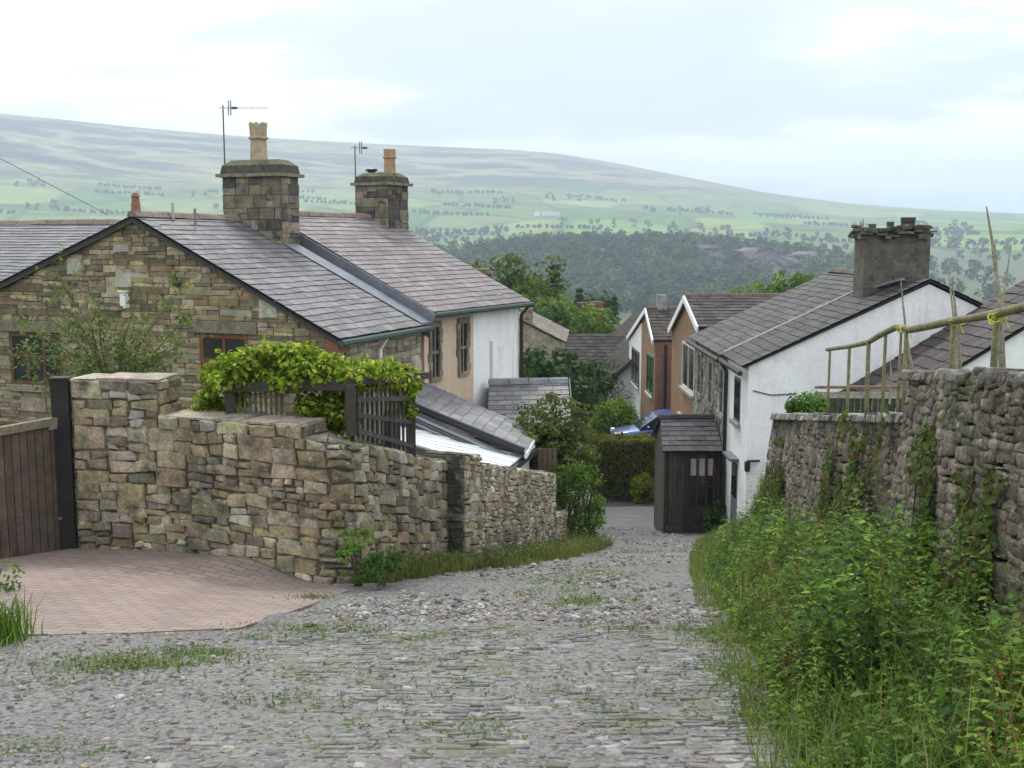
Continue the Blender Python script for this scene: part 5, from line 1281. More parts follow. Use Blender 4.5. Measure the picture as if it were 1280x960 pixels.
# red-brick chimneyed house among the trees
bF = thing('red_chimney_house', 'half hidden dark roofed house with tall red brick chimney among the trees', 'house', (6.5, 92, -14))
zc = PX(742, 377, 92).z; zrf = PX(742, 409, 92).z
mb = MB(); mb.prism([(3.5, 90, -17), (3.5, 98, -17), (3.5, 98, zrf - 2), (3.5, 94, zrf), (3.5, 90, zrf - 2)][::-1], (8, 0, 0), (.25, .2, .16)); mb.build('wall', M_GABLE, bF)
roof(bF, M_BLACK, M_TILE, [Vector((3.3, 89.7, zrf - 2.1)), Vector((11.6, 89.7, zrf - 2.1)), Vector((11.6, 94, zrf + .1)), Vector((3.3, 94, zrf + .1))], .5, .45, [(.09, .07, .075), (.11, .09, .09)])
FF = Frame(0, 0, 0)
stack(bF, FF, 6.9, 92, 1.1, .9, zrf - 2, zc, [(.30, .11, .08), (.24, .09, .07), (.12, .1, .1)], flare=False, capz=.15)
stack(bF, FF, 5.9, 92.5, 1.0, .9, zrf - 2, zc - .1, [(.12, .085, .085), (.15, .1, .1)], flare=False, capz=.15)

# ------------------------------------------------------------------ cars
def make_car(name, label, loc, yaw, col):
    root = thing(name, label, 'car', loc); root.rotation_euler = (0, 0, yaw)
    ORI[root.name] = Vector((0, 0, 0))
    paint, pt, out = nt('car_paint_' + name); b = nd(pt, 'ShaderNodeBsdfPrincipled'); b.inputs['Base Color'].default_value = (*col, 1); b.inputs['Roughness'].default_value = .3; b.inputs['Metallic'].default_value = .2; b.inputs['Coat Weight'].default_value = .8; b.inputs['Coat Roughness'].default_value = .06
    pt.links.new(b.outputs[0], out.inputs[0])
    # stations along the length (x): (x, half width, sill z, belt z)
    st = [(-2.05, .62, .42, .60), (-1.95, .76, .30, .72), (-1.6, .83, .24, .82), (-.9, .86, .22, .90), (0, .87, .22, .93), (.9, .87, .22, .95), (1.5, .85, .24, .96), (1.9, .80, .30, .95), (2.02, .70, .40, .88)]
    mb = MB(); ring = []
    for x, w, z0, z1 in st: ring.append([(x, -w * .9, z0), (x, -w, (z0 + z1) / 2), (x, -w * .93, z1 - .05), (x, -w * .75, z1), (x, w * .75, z1), (x, w * .93, z1 - .05), (x, w, (z0 + z1) / 2), (x, w * .9, z0)])
    vs = sum(ring, []); fs = [(i_ * 8 + k, i_ * 8 + (k + 1) % 8, i_ * 8 + 8 + (k + 1) % 8, i_ * 8 + 8 + k) for i_ in range(len(st) - 1) for k in range(8)] + [tuple(range(8)), tuple(range(len(vs) - 8, len(vs)))[::-1]]
    mb.add(vs, fs); body = mb.build('body', paint, root, smooth=True); md = body.modifiers.new('s', 'SUBSURF'); md.levels = md.render_levels = 2
    cab = [(-1.05, .74, .88, .70, .90), (-.35, .72, .88, .60, 1.36), (.2, .72, .9, .58, 1.45), (.9, .72, .9, .57, 1.44), (1.45, .72, .92, .56, 1.34), (1.86, .70, .92, .62, .98)]
    mb = MB(); vs = []
    for x, w0, z0, w1, z1 in cab: vs += [(x, -w0, z0), (x, -w1, z1), (x, w1, z1), (x, w0, z0)]
    fs = [(i_ * 4 + k, i_ * 4 + k + 1, i_ * 4 + 5 + k, i_ * 4 + 4 + k) for i_ in range(5) for k in range(3)]
    mb.add(vs, fs); mb.build('window', M_GLASS, root)
    mb = MB()
    for i_ in range(5):
        a, b2 = cab[i_], cab[i_ + 1]
        if i_ in (1, 2, 3): mb.hexa([(a[0], -a[3] - .01, a[4] - .03), (b2[0], -b2[3] - .01, b2[4] - .03), (b2[0], b2[3] + .01, b2[4] - .03), (a[0], a[3] + .01, a[4] - .03), (a[0], -a[3], a[4] + .012), (b2[0], -b2[3], b2[4] + .012), (b2[0], b2[3], b2[4] + .012), (a[0], a[3], a[4] + .012)])
        for s_ in (-1, 1): mb.beam((a[0], s_ * (a[3] + .005), a[4]), (b2[0], s_ * (b2[3] + .005), b2[4]), .05, .05)
    for k in (2, 3):
        for s_ in (-1, 1): mb.beam((cab[k][0], s_ * cab[k][1], cab[k][2]), (cab[k][0] , s_ * cab[k][3], cab[k][4]), .07, .03)
    mb.build('roof_frame', paint, root, bevel=.01)
    for x in (-1.28, 1.27):
        for s_ in (-1, 1):
            mb = MB(); c = Vector((x, s_ * .74, .31)); mb.tube([c + Vector((0, -.1, 0)), c + Vector((0, -.09, 0)), c + Vector((0, .09, 0)), c + Vector((0, .1, 0))], [.27, .31, .31, .27], 24); w = mb.build('wheel', M_BLACK, root)
            mb = MB(); mb.tube([c + Vector((0, s_ * .095, 0)), c + Vector((0, s_ * .112, 0))], [.2, .17], 16); mb.build('rim', M_METAL, w)
    for s_ in (-1, 1):
        mb = MB(); mb.box((-1.93, s_ * .60, .66), (.16, .3, .15), s_ * -.3); mb.build('headlight', M_WHITE, root, bevel=.03)
        mb = MB(); mb.box((1.97, s_ * .66, .80), (.10, .16, .26)); mb.build('tail_light', plain('red_lens', (.35, .01, .01), .2), root, bevel=.02)
        mb = MB(); mb.box((-.75, s_ * .93, .98), (.1, .16, .12)); mb.build('mirror', paint, root, bevel=.03)
    mb = MB(); mb.box((-2.02, 0, .45), (.05, .52, .11)); mb.build('number_plate', M_WHITE, root)
    return root
make_car('blue_car', 'dark blue car parked above the clipped hedge, bonnet to the left', Vector((6.0, 43.9, -8.2)), R(3), (.03, .07, .26))
make_car('white_car', 'white car half hidden behind the shrubs by the lane', Vector((1.75, 40.4, Gz(1.75, 40.4) - .02)), R(-78), (.8, .8, .8))

# overhead wire
mb = MB(); w0, w1 = PX(-260, 52, 30), PX(134, 268, 24.5); mb.tube([w0.lerp(w1, t) - Vector((0, 0, .15 * math.sin(math.pi * t) * .5)) for t in [k / 12 for k in range(13)]], .007, 5); o = mb.build('telephone_wire', M_BLACK, at=w1); tag(o, 'thin telephone wire slanting down to the stone cottage roof', 'wire')
# ------------------------------------------------------------------ pergola, lattice and vine
pg = thing('pergola', 'dark timber pergola with lattice screen along the garden wall, carrying the vine', 'pergola', (-2, 11.8, -3.3))
BK = (.05, .045, .038)
b0, b1 = PX(268, 484, 12.0), PX(440, 481, 11.45)
mb = MB(); mb.beam(b0, b1, .07, .10, BK); mb.build('beam', M_WOOD, pg)
t0, t1 = PX(432, 478, 11.4), PX(536, 469, 13.5)
mb = MB(); mb.beam(t0, t1, .07, .08, BK); mb.build('beam', M_WOOD, pg)
for px, Y, zt, zb2 in ((287, 11.95, -1.52, -3.4), (438, 11.42, -1.46, -2.0), (513, 13.1, -1.58, -2.56)):
    p = PX(px, 500, Y); mb = MB(); mb.box((p.x, p.y, (zt + zb2) / 2), (.10, .10, zt - zb2), R(15), BK); mb.build('post', M_WOOD, pg)
p, q = PX(444, 500, 11.5), PX(516, 500, 13.15)
mb = MB(); n_ = 13
zt0, zt1, zq0, zq1 = -1.55, -1.70, -2.03, -2.56
for k in range(n_):
    t = (k + .5) / n_; x, y = lerp(p.x, q.x, t), lerp(p.y, q.y, t); mb.box((x, y, (lerp(zt0, zt1, t) + lerp(zq0, zq1, t)) / 2), (.02, .038, lerp(zt0, zt1, t) - lerp(zq0, zq1, t)), -R(14.8), vary((.05, .046, .042), .2))
for f in (.18, .52, .86):
    mb.beam((p.x + .02, p.y, lerp(zt0, zq0, f)), (q.x + .02, q.y, lerp(zt1, zq1, f)), .025, .05, vary((.06, .055, .05), .2))
mb.build('lattice_panel', M_WOOD, pg)
mb = MB()
for k in range(10):
    t = k / 9; c = PX(lerp(294, 352, t), 512, lerp(12.05, 11.9, t)); mb.box((c.x, c.y, c.z), (.025, .02, .45 + .1 * (k % 3)), 0, vary((.14, .13, .10), .2))
mb.build('picket_panel', M_OLDWOOD, pg)
def boxcloud(lv, n, fn, L, W, cols, upb=.6, amt=.3):
    P = np.array([fn() for _ in range(n)]); N = rdir(n, 0) + np.array([0, -.25, upb]); D = np.cross(N, rng.normal(size=(n, 3)))
    lv.leaves(P, D, N, L * rng.uniform(.6, 1.3, n), W * rng.uniform(.6, 1.3, n), cvar(cols, n, amt))
VINE = [(.21, .30, .03), (.27, .36, .045), (.17, .26, .025), (.33, .37, .07), (.12, .21, .02)]
vn = thing('vine', 'bright yellow-green climbing vine heaped over the dark pergola beam', 'vine', (-2.2, 11.9, -3.3))
lv = LV(); cs = []; rs = []; stm = MB()
tops = [(264, 462), (285, 448), (330, 436), (375, 434), (400, 440), (430, 458), (470, 460), (512, 464)]
for _ in range(210):
    px = random.uniform(266, 515); top = np.interp(px, *zip(*tops)); py = random.uniform(top + 6, 478)
    Y = np.interp(px, [265, 440, 515], [12.0, 11.6, 13.2]) + random.uniform(-.15, .75) * (.6 if px > 440 else 1)
    p = PX(px, py, Y); cs.append(tuple(p)); rs.append(random.uniform(.10, .20))
for _ in range(34):
    px = random.uniform(378, 440) ; py = random.uniform(478, 545); p = PX(px, py, 11.75 + random.uniform(-.1, .5)); cs.append(tuple(p)); rs.append(random.uniform(.1, .18))
for _ in range(16):
    px = random.uniform(255, 300); py = random.uniform(478, 520); p = PX(px, py, 12.2 + random.uniform(0, .4)); cs.append(tuple(p)); rs.append(random.uniform(.1, .18))
for _ in range(10): p = PX(random.uniform(488, 516), random.uniform(480, 530), 13.0); cs.append(tuple(p)); rs.append(.09)
clump_leaves(lv, cs, rs, 66, .064, .052, VINE, .9, .5)
for k in range(26):   # upright shoots
    px = random.uniform(280, 505); top = np.interp(px, *zip(*tops)); p = PX(px, top + 12, 11.9); h = random.uniform(.08, .24); L_ = Vector((random.uniform(-.12, .12), 0, h))
    stm.tube([p - Vector((0, 0, .2)), p + L_ * .6, p + L_], [.006, .005, .002], 4, (.16, .14, .05))
    for m_ in range(7):
        c = p + L_ * (m_ / 6); boxcloud(lv, 2, lambda: (c.x + random.gauss(0, .03), c.y + random.gauss(0, .03), c.z), .07, .06, VINE)
for px in (285, 405, 440): a = PX(px, 545, 12.0); stm.tube([Vector((a.x, a.y, -3.4)), a, PX(px + 8, 470, 12.0)], [.03, .025, .012], 6, (.10, .08, .055))
stm.build('stem', M_BARK, vn); lv.build('foliage', M_VINE, vn)

# wispy young fruit tree behind the gate pier
yt = thing('fruit_tree', 'wispy young fruit tree with thin leafy branches in front of the stone gable', 'tree', (-4.6, 13.6, -3.5))
br = MB(); lv = LV(); AP = [(.10, .15, .045), (.13, .18, .06), (.08, .13, .035), (.16, .2, .09)]
root_ = Vector((-4.6, 13.6, -3.5)); hub = PX(140, 500, 13.6)
br.tube([root_, root_.lerp(hub, .6), hub], [.05, .04, .032], 7, (.12, .10, .07))
for ex_, ey in ((8, 442), (30, 470), (48, 420), (72, 372), (66, 338), (98, 402), (122, 368), (150, 420), (170, 378), (196, 402), (228, 358), (214, 432), (238, 420), (180, 450), (100, 455), (60, 455), (205, 470), (232, 395), (20, 398), (60, 300 + 95)):
    e = PX(ex_, ey, 13.4 + random.uniform(-.5, .6)); s_ = hub.lerp(root_, random.uniform(0, .15)); mid = s_.lerp(e, .5) + Vector((random.uniform(-.1, .1), 0, .14))
    br.tube([s_, mid, e], [.016, .010, .004], 5, (.13, .11, .075))
    for k in range(24):
        t = random.uniform(.2, 1.02); c = (s_.lerp(mid, t * 2) if t < .5 else mid.lerp(e, t * 2 - 1)) + Vector((random.gauss(0, .07), random.gauss(0, .07), random.gauss(0, .07)))
        n = random.randint(4, 9); boxcloud(lv, n, lambda: (c.x + random.gauss(0, .055), c.y + random.gauss(0, .055), c.z + random.gauss(0, .05)), .075, .032, AP, .5)
br.build('trunk', M_BARK, yt); lv.build('foliage', M_LEAF, yt)

random.seed(77)
# assorted shrubs
def G3(x, y): return Vector((x, y, Gz(x, y)))
bush('shrub', 'leafy green sprig poking in at the left edge in front of the gate', (-4.62, 9.4, -3.3), .38, .3, .62, [(.08, .15, .035), (.11, .19, .05)], .055, 26, 26)
bush('garden_plant', 'low green plants just above the gate top rail at the left edge', (-5.85, 12.6, -3.45), .45, .3, .82, [(.08, .15, .04), (.06, .12, .03)], .05, 22, 24)
p = ground_at(438, 738); bush('wall_foot_plant', 'bright green leafy plant at the foot of the garden wall corner', (p.x + .05, p.y + .2, p.z), .2, .18, .31, [(.10, .19, .03), (.13, .22, .04)], .04, 26, 30)
p = ground_at(468, 742); bush('fern', 'darker ferny plant beside the bright plant at the wall corner', (p.x + .04, p.y + .3, p.z), .22, .18, .19, [(.05, .12, .025), (.07, .14, .03)], .06, 24, 30, .02)
PROTO['small'] = dict(kind='b', h=3.3, rad=.95, cols=[(.10, .135, .035), (.13, .16, .045), (.08, .115, .03)], L=.10, nclump=150, per=40, seed=8, bare=.3, trunk_r=.05)
plant_tree('small_tree', 'small bushy olive green tree with a thin dark trunk beside the outhouse roof', (1.0, 22.9, Gz(1.0, 22.9) - .05), 'small', 1.0, 1.0)
bush('climber', 'dark climbing shrub over the end of the lane wall', (1.05, 21.5, -6.2), .46, .4, 1.0, [(.06, .11, .022), (.085, .14, .03)], .07, 70, 46)
bush('climber', 'brighter green climber hanging down to the lane at the wall stub', (1.46, 22.4, -6.5), .46, .42, 1.05, [(.10, .19, .03), (.13, .22, .035)], .07, 64, 48)
bush('grey_bush', 'grey-green conifer bush below the brown tiled roof', (3.85, 50.5, -9.3), 1.45, 1.2, 2.1, [(.055, .085, .06), (.07, .10, .07), (.045, .075, .05)], .13, 110, 46, .05)
bush('laurel', 'bright yellow-green bush in front of the grey bush', (4.2, 46.2, -8.7), 1.0, .8, 1.12, [(.15, .24, .035), (.19, .28, .05), (.11, .19, .03)], .13, 100, 44)
def hedge(name, label, x0, x1, y0, y1, z0, z1, cols, L, n, cat='hedge'):
    root = thing(name, label, cat, ((x0 + x1) / 2, (y0 + y1) / 2, z0)); lv = LV()
    def fn():
        f = random.choice('ffftttlr'); a, b = random.random(), random.random(); w = random.uniform(-.12, .05) + .14 * mnoise.noise(Vector((a * 5 + x0, b * 3, ord(f) * .37)))
        if f == 'f': q = (lerp(x0, x1, a), y0 - w * .8, lerp(z0, z1, b))
        elif f == 't': q = (lerp(x0, x1, a), lerp(y0, y1, b), z1 + w + .08 * mnoise.noise(Vector((a * 9, b * 4, z1))))
        elif f == 'l': q = (x0 - w, lerp(y0, y1, a), lerp(z0, z1, b))
        else: q = (x1 + w, lerp(y0, y1, a), lerp(z0, z1, b))
        return q
    boxcloud(lv, n, fn, L, L * .55, cols, .4); 
    core = MB(); core.box(((x0 + x1) / 2, (y0 + y1) / 2, (z0 + z1) / 2 - .06), (x1 - x0 - .2, y1 - y0 - .2, z1 - z0 - .12), 0, (.03, .04, .015)); core.build('branches', M_BARK, root)
    lv.build('foliage', M_LEAF, root); return root
hedge('clipped_hedge', 'broad clipped hedge with brownish top across the foot of the lane', 3.0, 5.3, 40.9, 42.5, -9.9, -7.4, [(.15, .18, .04), (.19, .175, .06), (.11, .15, .035), (.16, .20, .045)], .12, 13000)
bush('golden_bush', 'round golden yellow-green bush against the clipped hedge', (4.85, 40.5, -9.65), .46, .4, .56, [(.26, .31, .03), (.21, .28, .03)], .09, 60, 44, shell=.75)
bush('purple_bush', 'dull purple-leaved bush on top of the hedge near the blue car', (5.0, 42.2, -8.0), .36, .3, .33, [(.07, .045, .045), (.09, .07, .05)], .1, 40, 36)
bush('porch_plant', 'dark leafy plant in front of the porch door', (5.12, 27.4, -7.5), .38, .3, .52, [(.05, .10, .03), (.07, .13, .04)], .1, 40, 34, .04)
bush('garden_bush', 'fresh green bush above the far retaining wall by the white gable', (4.42, 16.4, -3.1), .36, .32, .44, [(.06, .14, .025), (.08, .17, .03)], .065, 54, 48)

# ivy and plants on the retaining wall
for k, (px, y0, y1, zt, zb3, lab) in enumerate(((1098, 10.0, 11.3, -1.62, -3.1, 'ivy patch on the retaining wall below the step in its capping'), (1180, 8.1, 8.6, -1.25, -2.6, 'narrow ivy strip hanging on the near retaining wall'), (965, 14.6, 15.5, -2.7, -4.2, 'ivy over the far end of the retaining wall'), (1245, 6.9, 7.5, -1.5, -2.6, 'ivy low on the nearest part of the retaining wall'), (1060, 11.6, 12.0, -2.2, -3.3, 'small ivy patch midway along the far retaining wall'))):
    root = thing('ivy', lab, 'ivy', (xr((y0 + y1) / 2) - .1, (y0 + y1) / 2, zb3), 'ivy on the retaining wall'); lv = LV(); stm = MB()
    def fn():
        for _ in range(12):
            t = random.gauss(.5, .42); b = random.random() ** .8; y = lerp(y0, y1, t) + .12 * math.sin(b * 7); z = lerp(zt, zb3, b)
            if mnoise.noise(Vector((y * 2.6, z * 2.2, k))) > .02 + .35 * abs(t - .5) - .25 * b: break
        return (xr(y) - .06 - .16 * b - random.uniform(0, .06), y, z - (y - (y0 + y1) / 2) * .15)
    n = int(900 * (y1 - y0) * (zt - zb3) + 260); P = np.array([fn() for _ in range(n)]); N = np.array([-1, -.3, .35]) + rng.normal(size=(n, 3)) * .4; D = np.cross(N, rng.normal(size=(n, 3)))
    lv.leaves(P, D, N, .06 * rng.uniform(.6, 1.3, n), .05 * rng.uniform(.6, 1.3, n), cvar([(.07, .12, .022), (.05, .095, .018), (.11, .13, .035), (.12, .10, .045)], n, .3))
    for m_ in range(4): yy = random.uniform(y0, y1); stm.tube([(xr(yy) - .2, yy, zb3 - .1), (xr(yy) - .15, yy + .05, (zb3 + zt) / 2), (xr(yy) - .06, yy, zt + .05)], [.01, .008, .003], 4, (.09, .07, .05))
    stm.build('stem', M_BARK, root); lv.build('foliage', M_LEAF, root)

# ------------------------------------------------------------------ weeds on the right bank: uncountable
def scatter_right(n, y0, y1, edge=.0, pw=1.0, p=1.0):
    y = y0 + (y1 - y0) * rng.uniform(0, 1, n) ** pw
    l = np.interp(y, [0, 4.3, 6.9, 9.4, 13, 20, 23, 25], [1.05, 1.15, 1.52, 1.72, 2.25, 3.4, 4.0, 4.4]) + edge; r = np.where(y < 18, xr(y) - .08, np.interp(y, [18, 20, 25.2], [3.9, 4.9, 5.25]))
    t = rng.uniform(0, 1, n) ** p; x = l + np.maximum(r - l, .05) * t
    return x, y, np.clip((x - l) / .75, 0, 1), t
lvw = LV(); lvg = LV()
WG = [(.068, .138, .016), (.10, .182, .022), (.042, .098, .014), (.14, .205, .028), (.028, .068, .014)]
def hvar(x, y): return 1 + .45 * _vn(x, y, 1.1, 4) + .15 * _vn(x, y, .4, 2)
# nettles and willowherb: stems with leaf pairs
n = 5200; x, y, e, t = scatter_right(n, 1.8, 24.5, .05, 1.35)
h = (.20 + .50 * e) * np.interp(y, [7, 10, 16], [1, .8, .72]) * np.interp(y, [3, 5, 7], [.62, .8, 1]) * rng.uniform(.6, 1.35, n) * np.clip(1 + .75 * _vn(x, y, .8, 4) + .3 * _vn(x, y, .33, 2), .25, 1.7); z = G(x, y)
lean = rng.normal(size=(n, 2)) * .12 + np.array([-.10, 0]); K = 11
k = (np.arange(K)[None, :] + .6) / K
SX = x[:, None] + lean[:, :1] * h[:, None] * k ** 1.5; SY = y[:, None] + lean[:, 1:] * h[:, None] * k ** 1.5; SZ = z[:, None] + h[:, None] * k
pc = cvar(WG, n, .3) * (1 + .38 * _vn(x, y, .9, 21))[:, None]
for s_ in (0, 1, 2):
    az = rng.uniform(0, 6.28, n)[:, None] + np.arange(K)[None, :] * 1.571 + s_ * 2.1
    L_ = ((.05 + .05 * rng.uniform(0, 1, n) ** 1.5) * (1 + .5 * _vn(x, y, .7, 31)))[:, None] * (1.15 - .65 * k) * np.clip(h[:, None] * 1.6, .6, 1.3)
    d = np.stack([np.cos(az), np.sin(az), np.full_like(az, -.25) + rng.uniform(-.3, .3, az.shape)], -1).reshape(-1, 3)
    C = np.stack([SX, SY, SZ], -1).reshape(-1, 3) + d * L_.reshape(-1, 1) * .55
    N = np.array([0, 0, 1.0]) + rng.normal(size=C.shape) * .25
    lvw.leaves(C, d, N, L_.ravel(), L_.ravel() * .45, np.repeat(pc, K, 0) * rng.uniform(.8, 1.2, (n * K, 1)))
st_b = np.stack([x, y, z], -1); lvg.blades(st_b, h * 1.02, .12, .010, cvar([(.09, .12, .04), (.10, .085, .04)], n))
# fine feathery foliage
n = 26000; x, y, e, t = scatter_right(n, 2.0, 21, .05, 1.3)
hh = (.14 + .50 * e) * np.interp(y, [3, 5, 7, 10, 16], [.6, .8, 1, .8, .72]) * np.clip(hvar(x + 3, y), .4, 1.4) * rng.uniform(.25, 1.1, n)
P = np.stack([x, y, G(x, y) + hh], -1); N = rng.normal(size=(n, 3)) * .5 + np.array([0, 0, 1]); D = rng.normal(size=(n, 3)) * np.array([1, 1, .4])
lvw.leaves(P, D, N, .05 * rng.uniform(.5, 1.5, n), .02 * rng.uniform(.6, 1.4, n), cvar([(.09, .165, .022), (.075, .145, .02), (.12, .19, .035), (.06, .12, .02)], n, .3))
# broad dock and burdock leaves in patches
n = 1500; x, y, e, t = scatter_right(n, 2.0, 15, .12, 1.25)
sel = _vn(x, y, .9, 12) > .15; x, y, e = x[sel], y[sel], e[sel]; n = len(x); az = rng.uniform(0, 6.28, n)
d = np.stack([np.cos(az), np.sin(az), rng.uniform(-.2, .9, n)], -1); P = np.stack([x, y, G(x, y) + (.12 + .42 * e) * rng.uniform(.3, 1.15, n)], -1)
lvw.leaves(P, d, np.array([0, 0, 1]) + rng.normal(size=(n, 3)) * .3, .14 * rng.uniform(.6, 1.3, n) * np.interp(y, [4, 7], [.5, 1]), .06 * rng.uniform(.6, 1.3, n) * np.interp(y, [4, 7], [.55, 1]), cvar([(.09, .165, .035), (.11, .19, .05), (.075, .14, .03)], n, .3))
# tall wispy seeding grasses above the mass
n = 900; x, y, e, t = scatter_right(n, 3.0, 20, .0, 1.2); hh = (.25 + .5 * e) * rng.uniform(.6, 1.3, n)
lvg.blades(np.stack([x, y, G(x, y)], -1), hh, rng.uniform(.1, .5, n), .006, cvar([(.20, .21, .09), (.15, .19, .06), (.24, .22, .12)], n, .2))
# brown dead stems and dock heads
n = 800; x, y, e, t = scatter_right(n, 2.4, 16, .05, 1.2)
sel = _vn(x, y, 1.6, 9) > -.05; x, y, e = x[sel], y[sel], e[sel]; n = len(x)
lvg.blades(np.stack([x, y, G(x, y)], -1), (.35 + .5 * e) * rng.uniform(.7, 1.2, n), .35, .010, cvar([(.20, .13, .07), (.15, .08, .045), (.26, .22, .12)], n))
m = rng.integers(0, n, 1500); hz = rng.uniform(.3, .75, 1500)
P = np.stack([x[m] + rng.normal(size=1500) * .03, y[m] + rng.normal(size=1500) * .03, G(x[m], y[m]) + hz * (.4 + .6 * e[m])], -1)
lvw.leaves(P, rng.normal(size=(1500, 3)), rng.normal(size=(1500, 3)), .03, .02, cvar([(.13, .06, .035), (.17, .09, .05), (.10, .05, .03)], 1500))
# grass
n = 15000; x, y, e, t = scatter_right(n, 1.6, 24.5, -.12, 1.4, 1.5)
lvg.blades(np.stack([x, y, G(x, y) - .01], -1), (.10 + .34 * e) * rng.uniform(.6, 1.4, n), rng.uniform(.15, .9, n), .007, cvar([(.12, .18, .035), (.15, .21, .045), (.09, .145, .025), (.19, .20, .08)], n, .3))
n = 2600; y = rng.uniform(3.0, 5.2, n); x = rng.uniform(1.15, 2.6, n) + (y - 4) * .1     # long lush grass bottom right
lvg.blades(np.stack([x, y, G(x, y)], -1), .28 * rng.uniform(.5, 1.5, n) * np.clip((x - 1.0) * 1.5, .3, 1), rng.uniform(.3, 1.0, n), .009, cvar([(.11, .20, .035), (.14, .23, .05), (.09, .17, .03)], n, .25))
lvg.n, lvw.n
o = lvw.build('bank_weeds', M_LEAF); o['kind'] = 'stuff'; o['label'] = 'dense green nettles and weeds filling the bank below the retaining wall'
o = lvg.build('bank_grass', M_GRASS); o['kind'] = 'stuff'; o['label'] = 'long green grass and dead stems among the bank weeds'

# grass and flowers along the left wall foot, tufts in the lane
lv = LV()
n = 7000; y = 11.1 + 11.5 * rng.uniform(0, 1, n) ** 1.1; w = np.interp(y, [11, 14, 17, 20, 22.5], [.35, .62, .85, .75, .55]); x = xw(y) + .04 + np.where(y > 14.2, .2, 0) + w * rng.uniform(0, 1, n) ** 1.2
lv.blades(np.stack([x, y, G(x, y)], -1), (.10 + .24 * rng.uniform(0, 1, n) ** 2) * np.clip(1 + .6 * _vn(x, y, .8, 3), .4, 1.6), rng.uniform(.2, .8, n), .010, cvar([(.10, .16, .035), (.13, .18, .05), (.17, .17, .075), (.08, .13, .03), (.20, .15, .08)], n, .3))
n = 4200; y = 11.2 + 11.2 * rng.uniform(0, 1, n); w = np.interp(y, [11, 14, 17, 20, 22.5], [.3, .5, .7, .6, .5]); x = xw(y) + .06 + np.where(y > 14.2, .2, 0) + w * rng.uniform(0, 1, n) ** 1.4
P = np.stack([x, y, G(x, y) + rng.uniform(.02, .26, n)], -1); lv.leaves(P, rng.normal(size=(n, 3)), np.array([0, 0, 1]) + rng.normal(size=(n, 3)) * .4, .055, .024, cvar([(.08, .15, .03), (.11, .17, .04), (.15, .13, .06)], n, .3))
o = lv.build('verge_grass', M_GRASS); o['kind'] = 'stuff'; o['label'] = 'rough grass and small weeds along the foot of the left lane wall'
lv = LV(); pts = []
def tuft(px, py, sx, sy, n, hmul=1.0):
    p = ground_at(px, py)
    for _ in range(n): pts.append((p.x + random.gauss(0, sx), p.y + random.gauss(0, sy), hmul))
for a in ((190, 828, .35, .12, 320, .9), (150, 838, .25, .10, 200, .8), (240, 818, .2, .08, 120, .8), (90, 855, .3, .1, 90, .6), (420, 790, .25, .07, 160, .8), (350, 800, .3, .05, 60, .7), (735, 758, .22, .35, 420, .8), (700, 735, .3, .6, 320, .8), (745, 720, .25, .8, 340, .8), (790, 690, .3, .8, 260, .8), (400, 750, .15, .08, 120, .8), (900, 800, .12, .25, 320, 1.1), (930, 850, .12, .25, 300, 1.1), (960, 900, .1, .25, 260, 1.1), (870, 690, .4, .5, 260, 1.0), (370, 880, .25, .12, 90, .5), (560, 800, .4, .1, 120, .5), (820, 790, .3, .08, 140, .6), (640, 850, .5, .3, 140, .4), (760, 880, .4, .3, 140, .4), (520, 920, .4, .15, 120, .4), (60, 945, .3, .1, 80, .5), (440, 850, .3, .2, 90, .4), (850, 650, .5, .6, 200, .9)): tuft(*a)
q = np.array(pts); n = len(q); gz = G(q[:, 0], q[:, 1]) + .012
lv.blades(np.stack([q[:, 0], q[:, 1], gz], -1), q[:, 2] * .042 * rng.uniform(.5, 1.6, n), rng.uniform(.3, 1.2, n), .008, cvar([(.10, .15, .03), (.13, .18, .04), (.08, .12, .03)], n, .3))
for _ in range(2): pass
m2 = rng.integers(0, n, n); P = np.stack([q[m2, 0] + rng.normal(size=n) * .05, q[m2, 1] + rng.normal(size=n) * .05, gz[m2] + rng.uniform(.004, .03, n)], -1)
lv.leaves(P, rng.normal(size=(n, 3)) * np.array([1, 1, .2]), np.array([0, 0, 1]) + rng.normal(size=(n, 3)) * .2, .035, .018, cvar([(.10, .15, .03), (.07, .12, .025)], n, .3))
# moss and tiny grass between the setts
n = 9000; y = 2.2 + 6.2 * rng.uniform(0, 1, n) ** 1.2; x = rng.uniform(-2.2, 1.6, n); sel = (_vn(x, y, .55, 6) + .4 * _vn(x, y, .2, 8) > .55) & (x < np.interp(y, [0, 4.3, 6.9, 9.4], [1.1, 1.12, 1.5, 1.7])); x, y = x[sel], y[sel]; n = len(x)
lv.blades(np.stack([x, y, G(x, y) + .012], -1), .028 * rng.uniform(.5, 1.6, n), rng.uniform(.4, 1.2, n), .006, cvar([(.10, .13, .03), (.13, .15, .045)], n, .3))
o = lv.build('lane_grass', M_GRASS); o['kind'] = 'stuff'; o['label'] = 'short tufts of grass and moss growing in the lane surface'
# grass clump at the left frame edge
cl = thing('grass_clump', 'lush grass clump at the left frame edge beside the driveway', 'grass clump', PX(-30, 810, 7.4)); lv = LV(); c = base_of(cl); n = 700
x = c.x + rng.normal(size=n) * .13; y = c.y + .15 + rng.normal(size=n) * .15
lv.blades(np.stack([x, y, G(x, y)], -1), .34 * rng.uniform(.4, 1.3, n), rng.uniform(.1, .7, n), .009, cvar([(.10, .19, .03), (.13, .22, .045), (.08, .15, .03)], n, .3)); lv.build('blades', M_GRASS, cl)
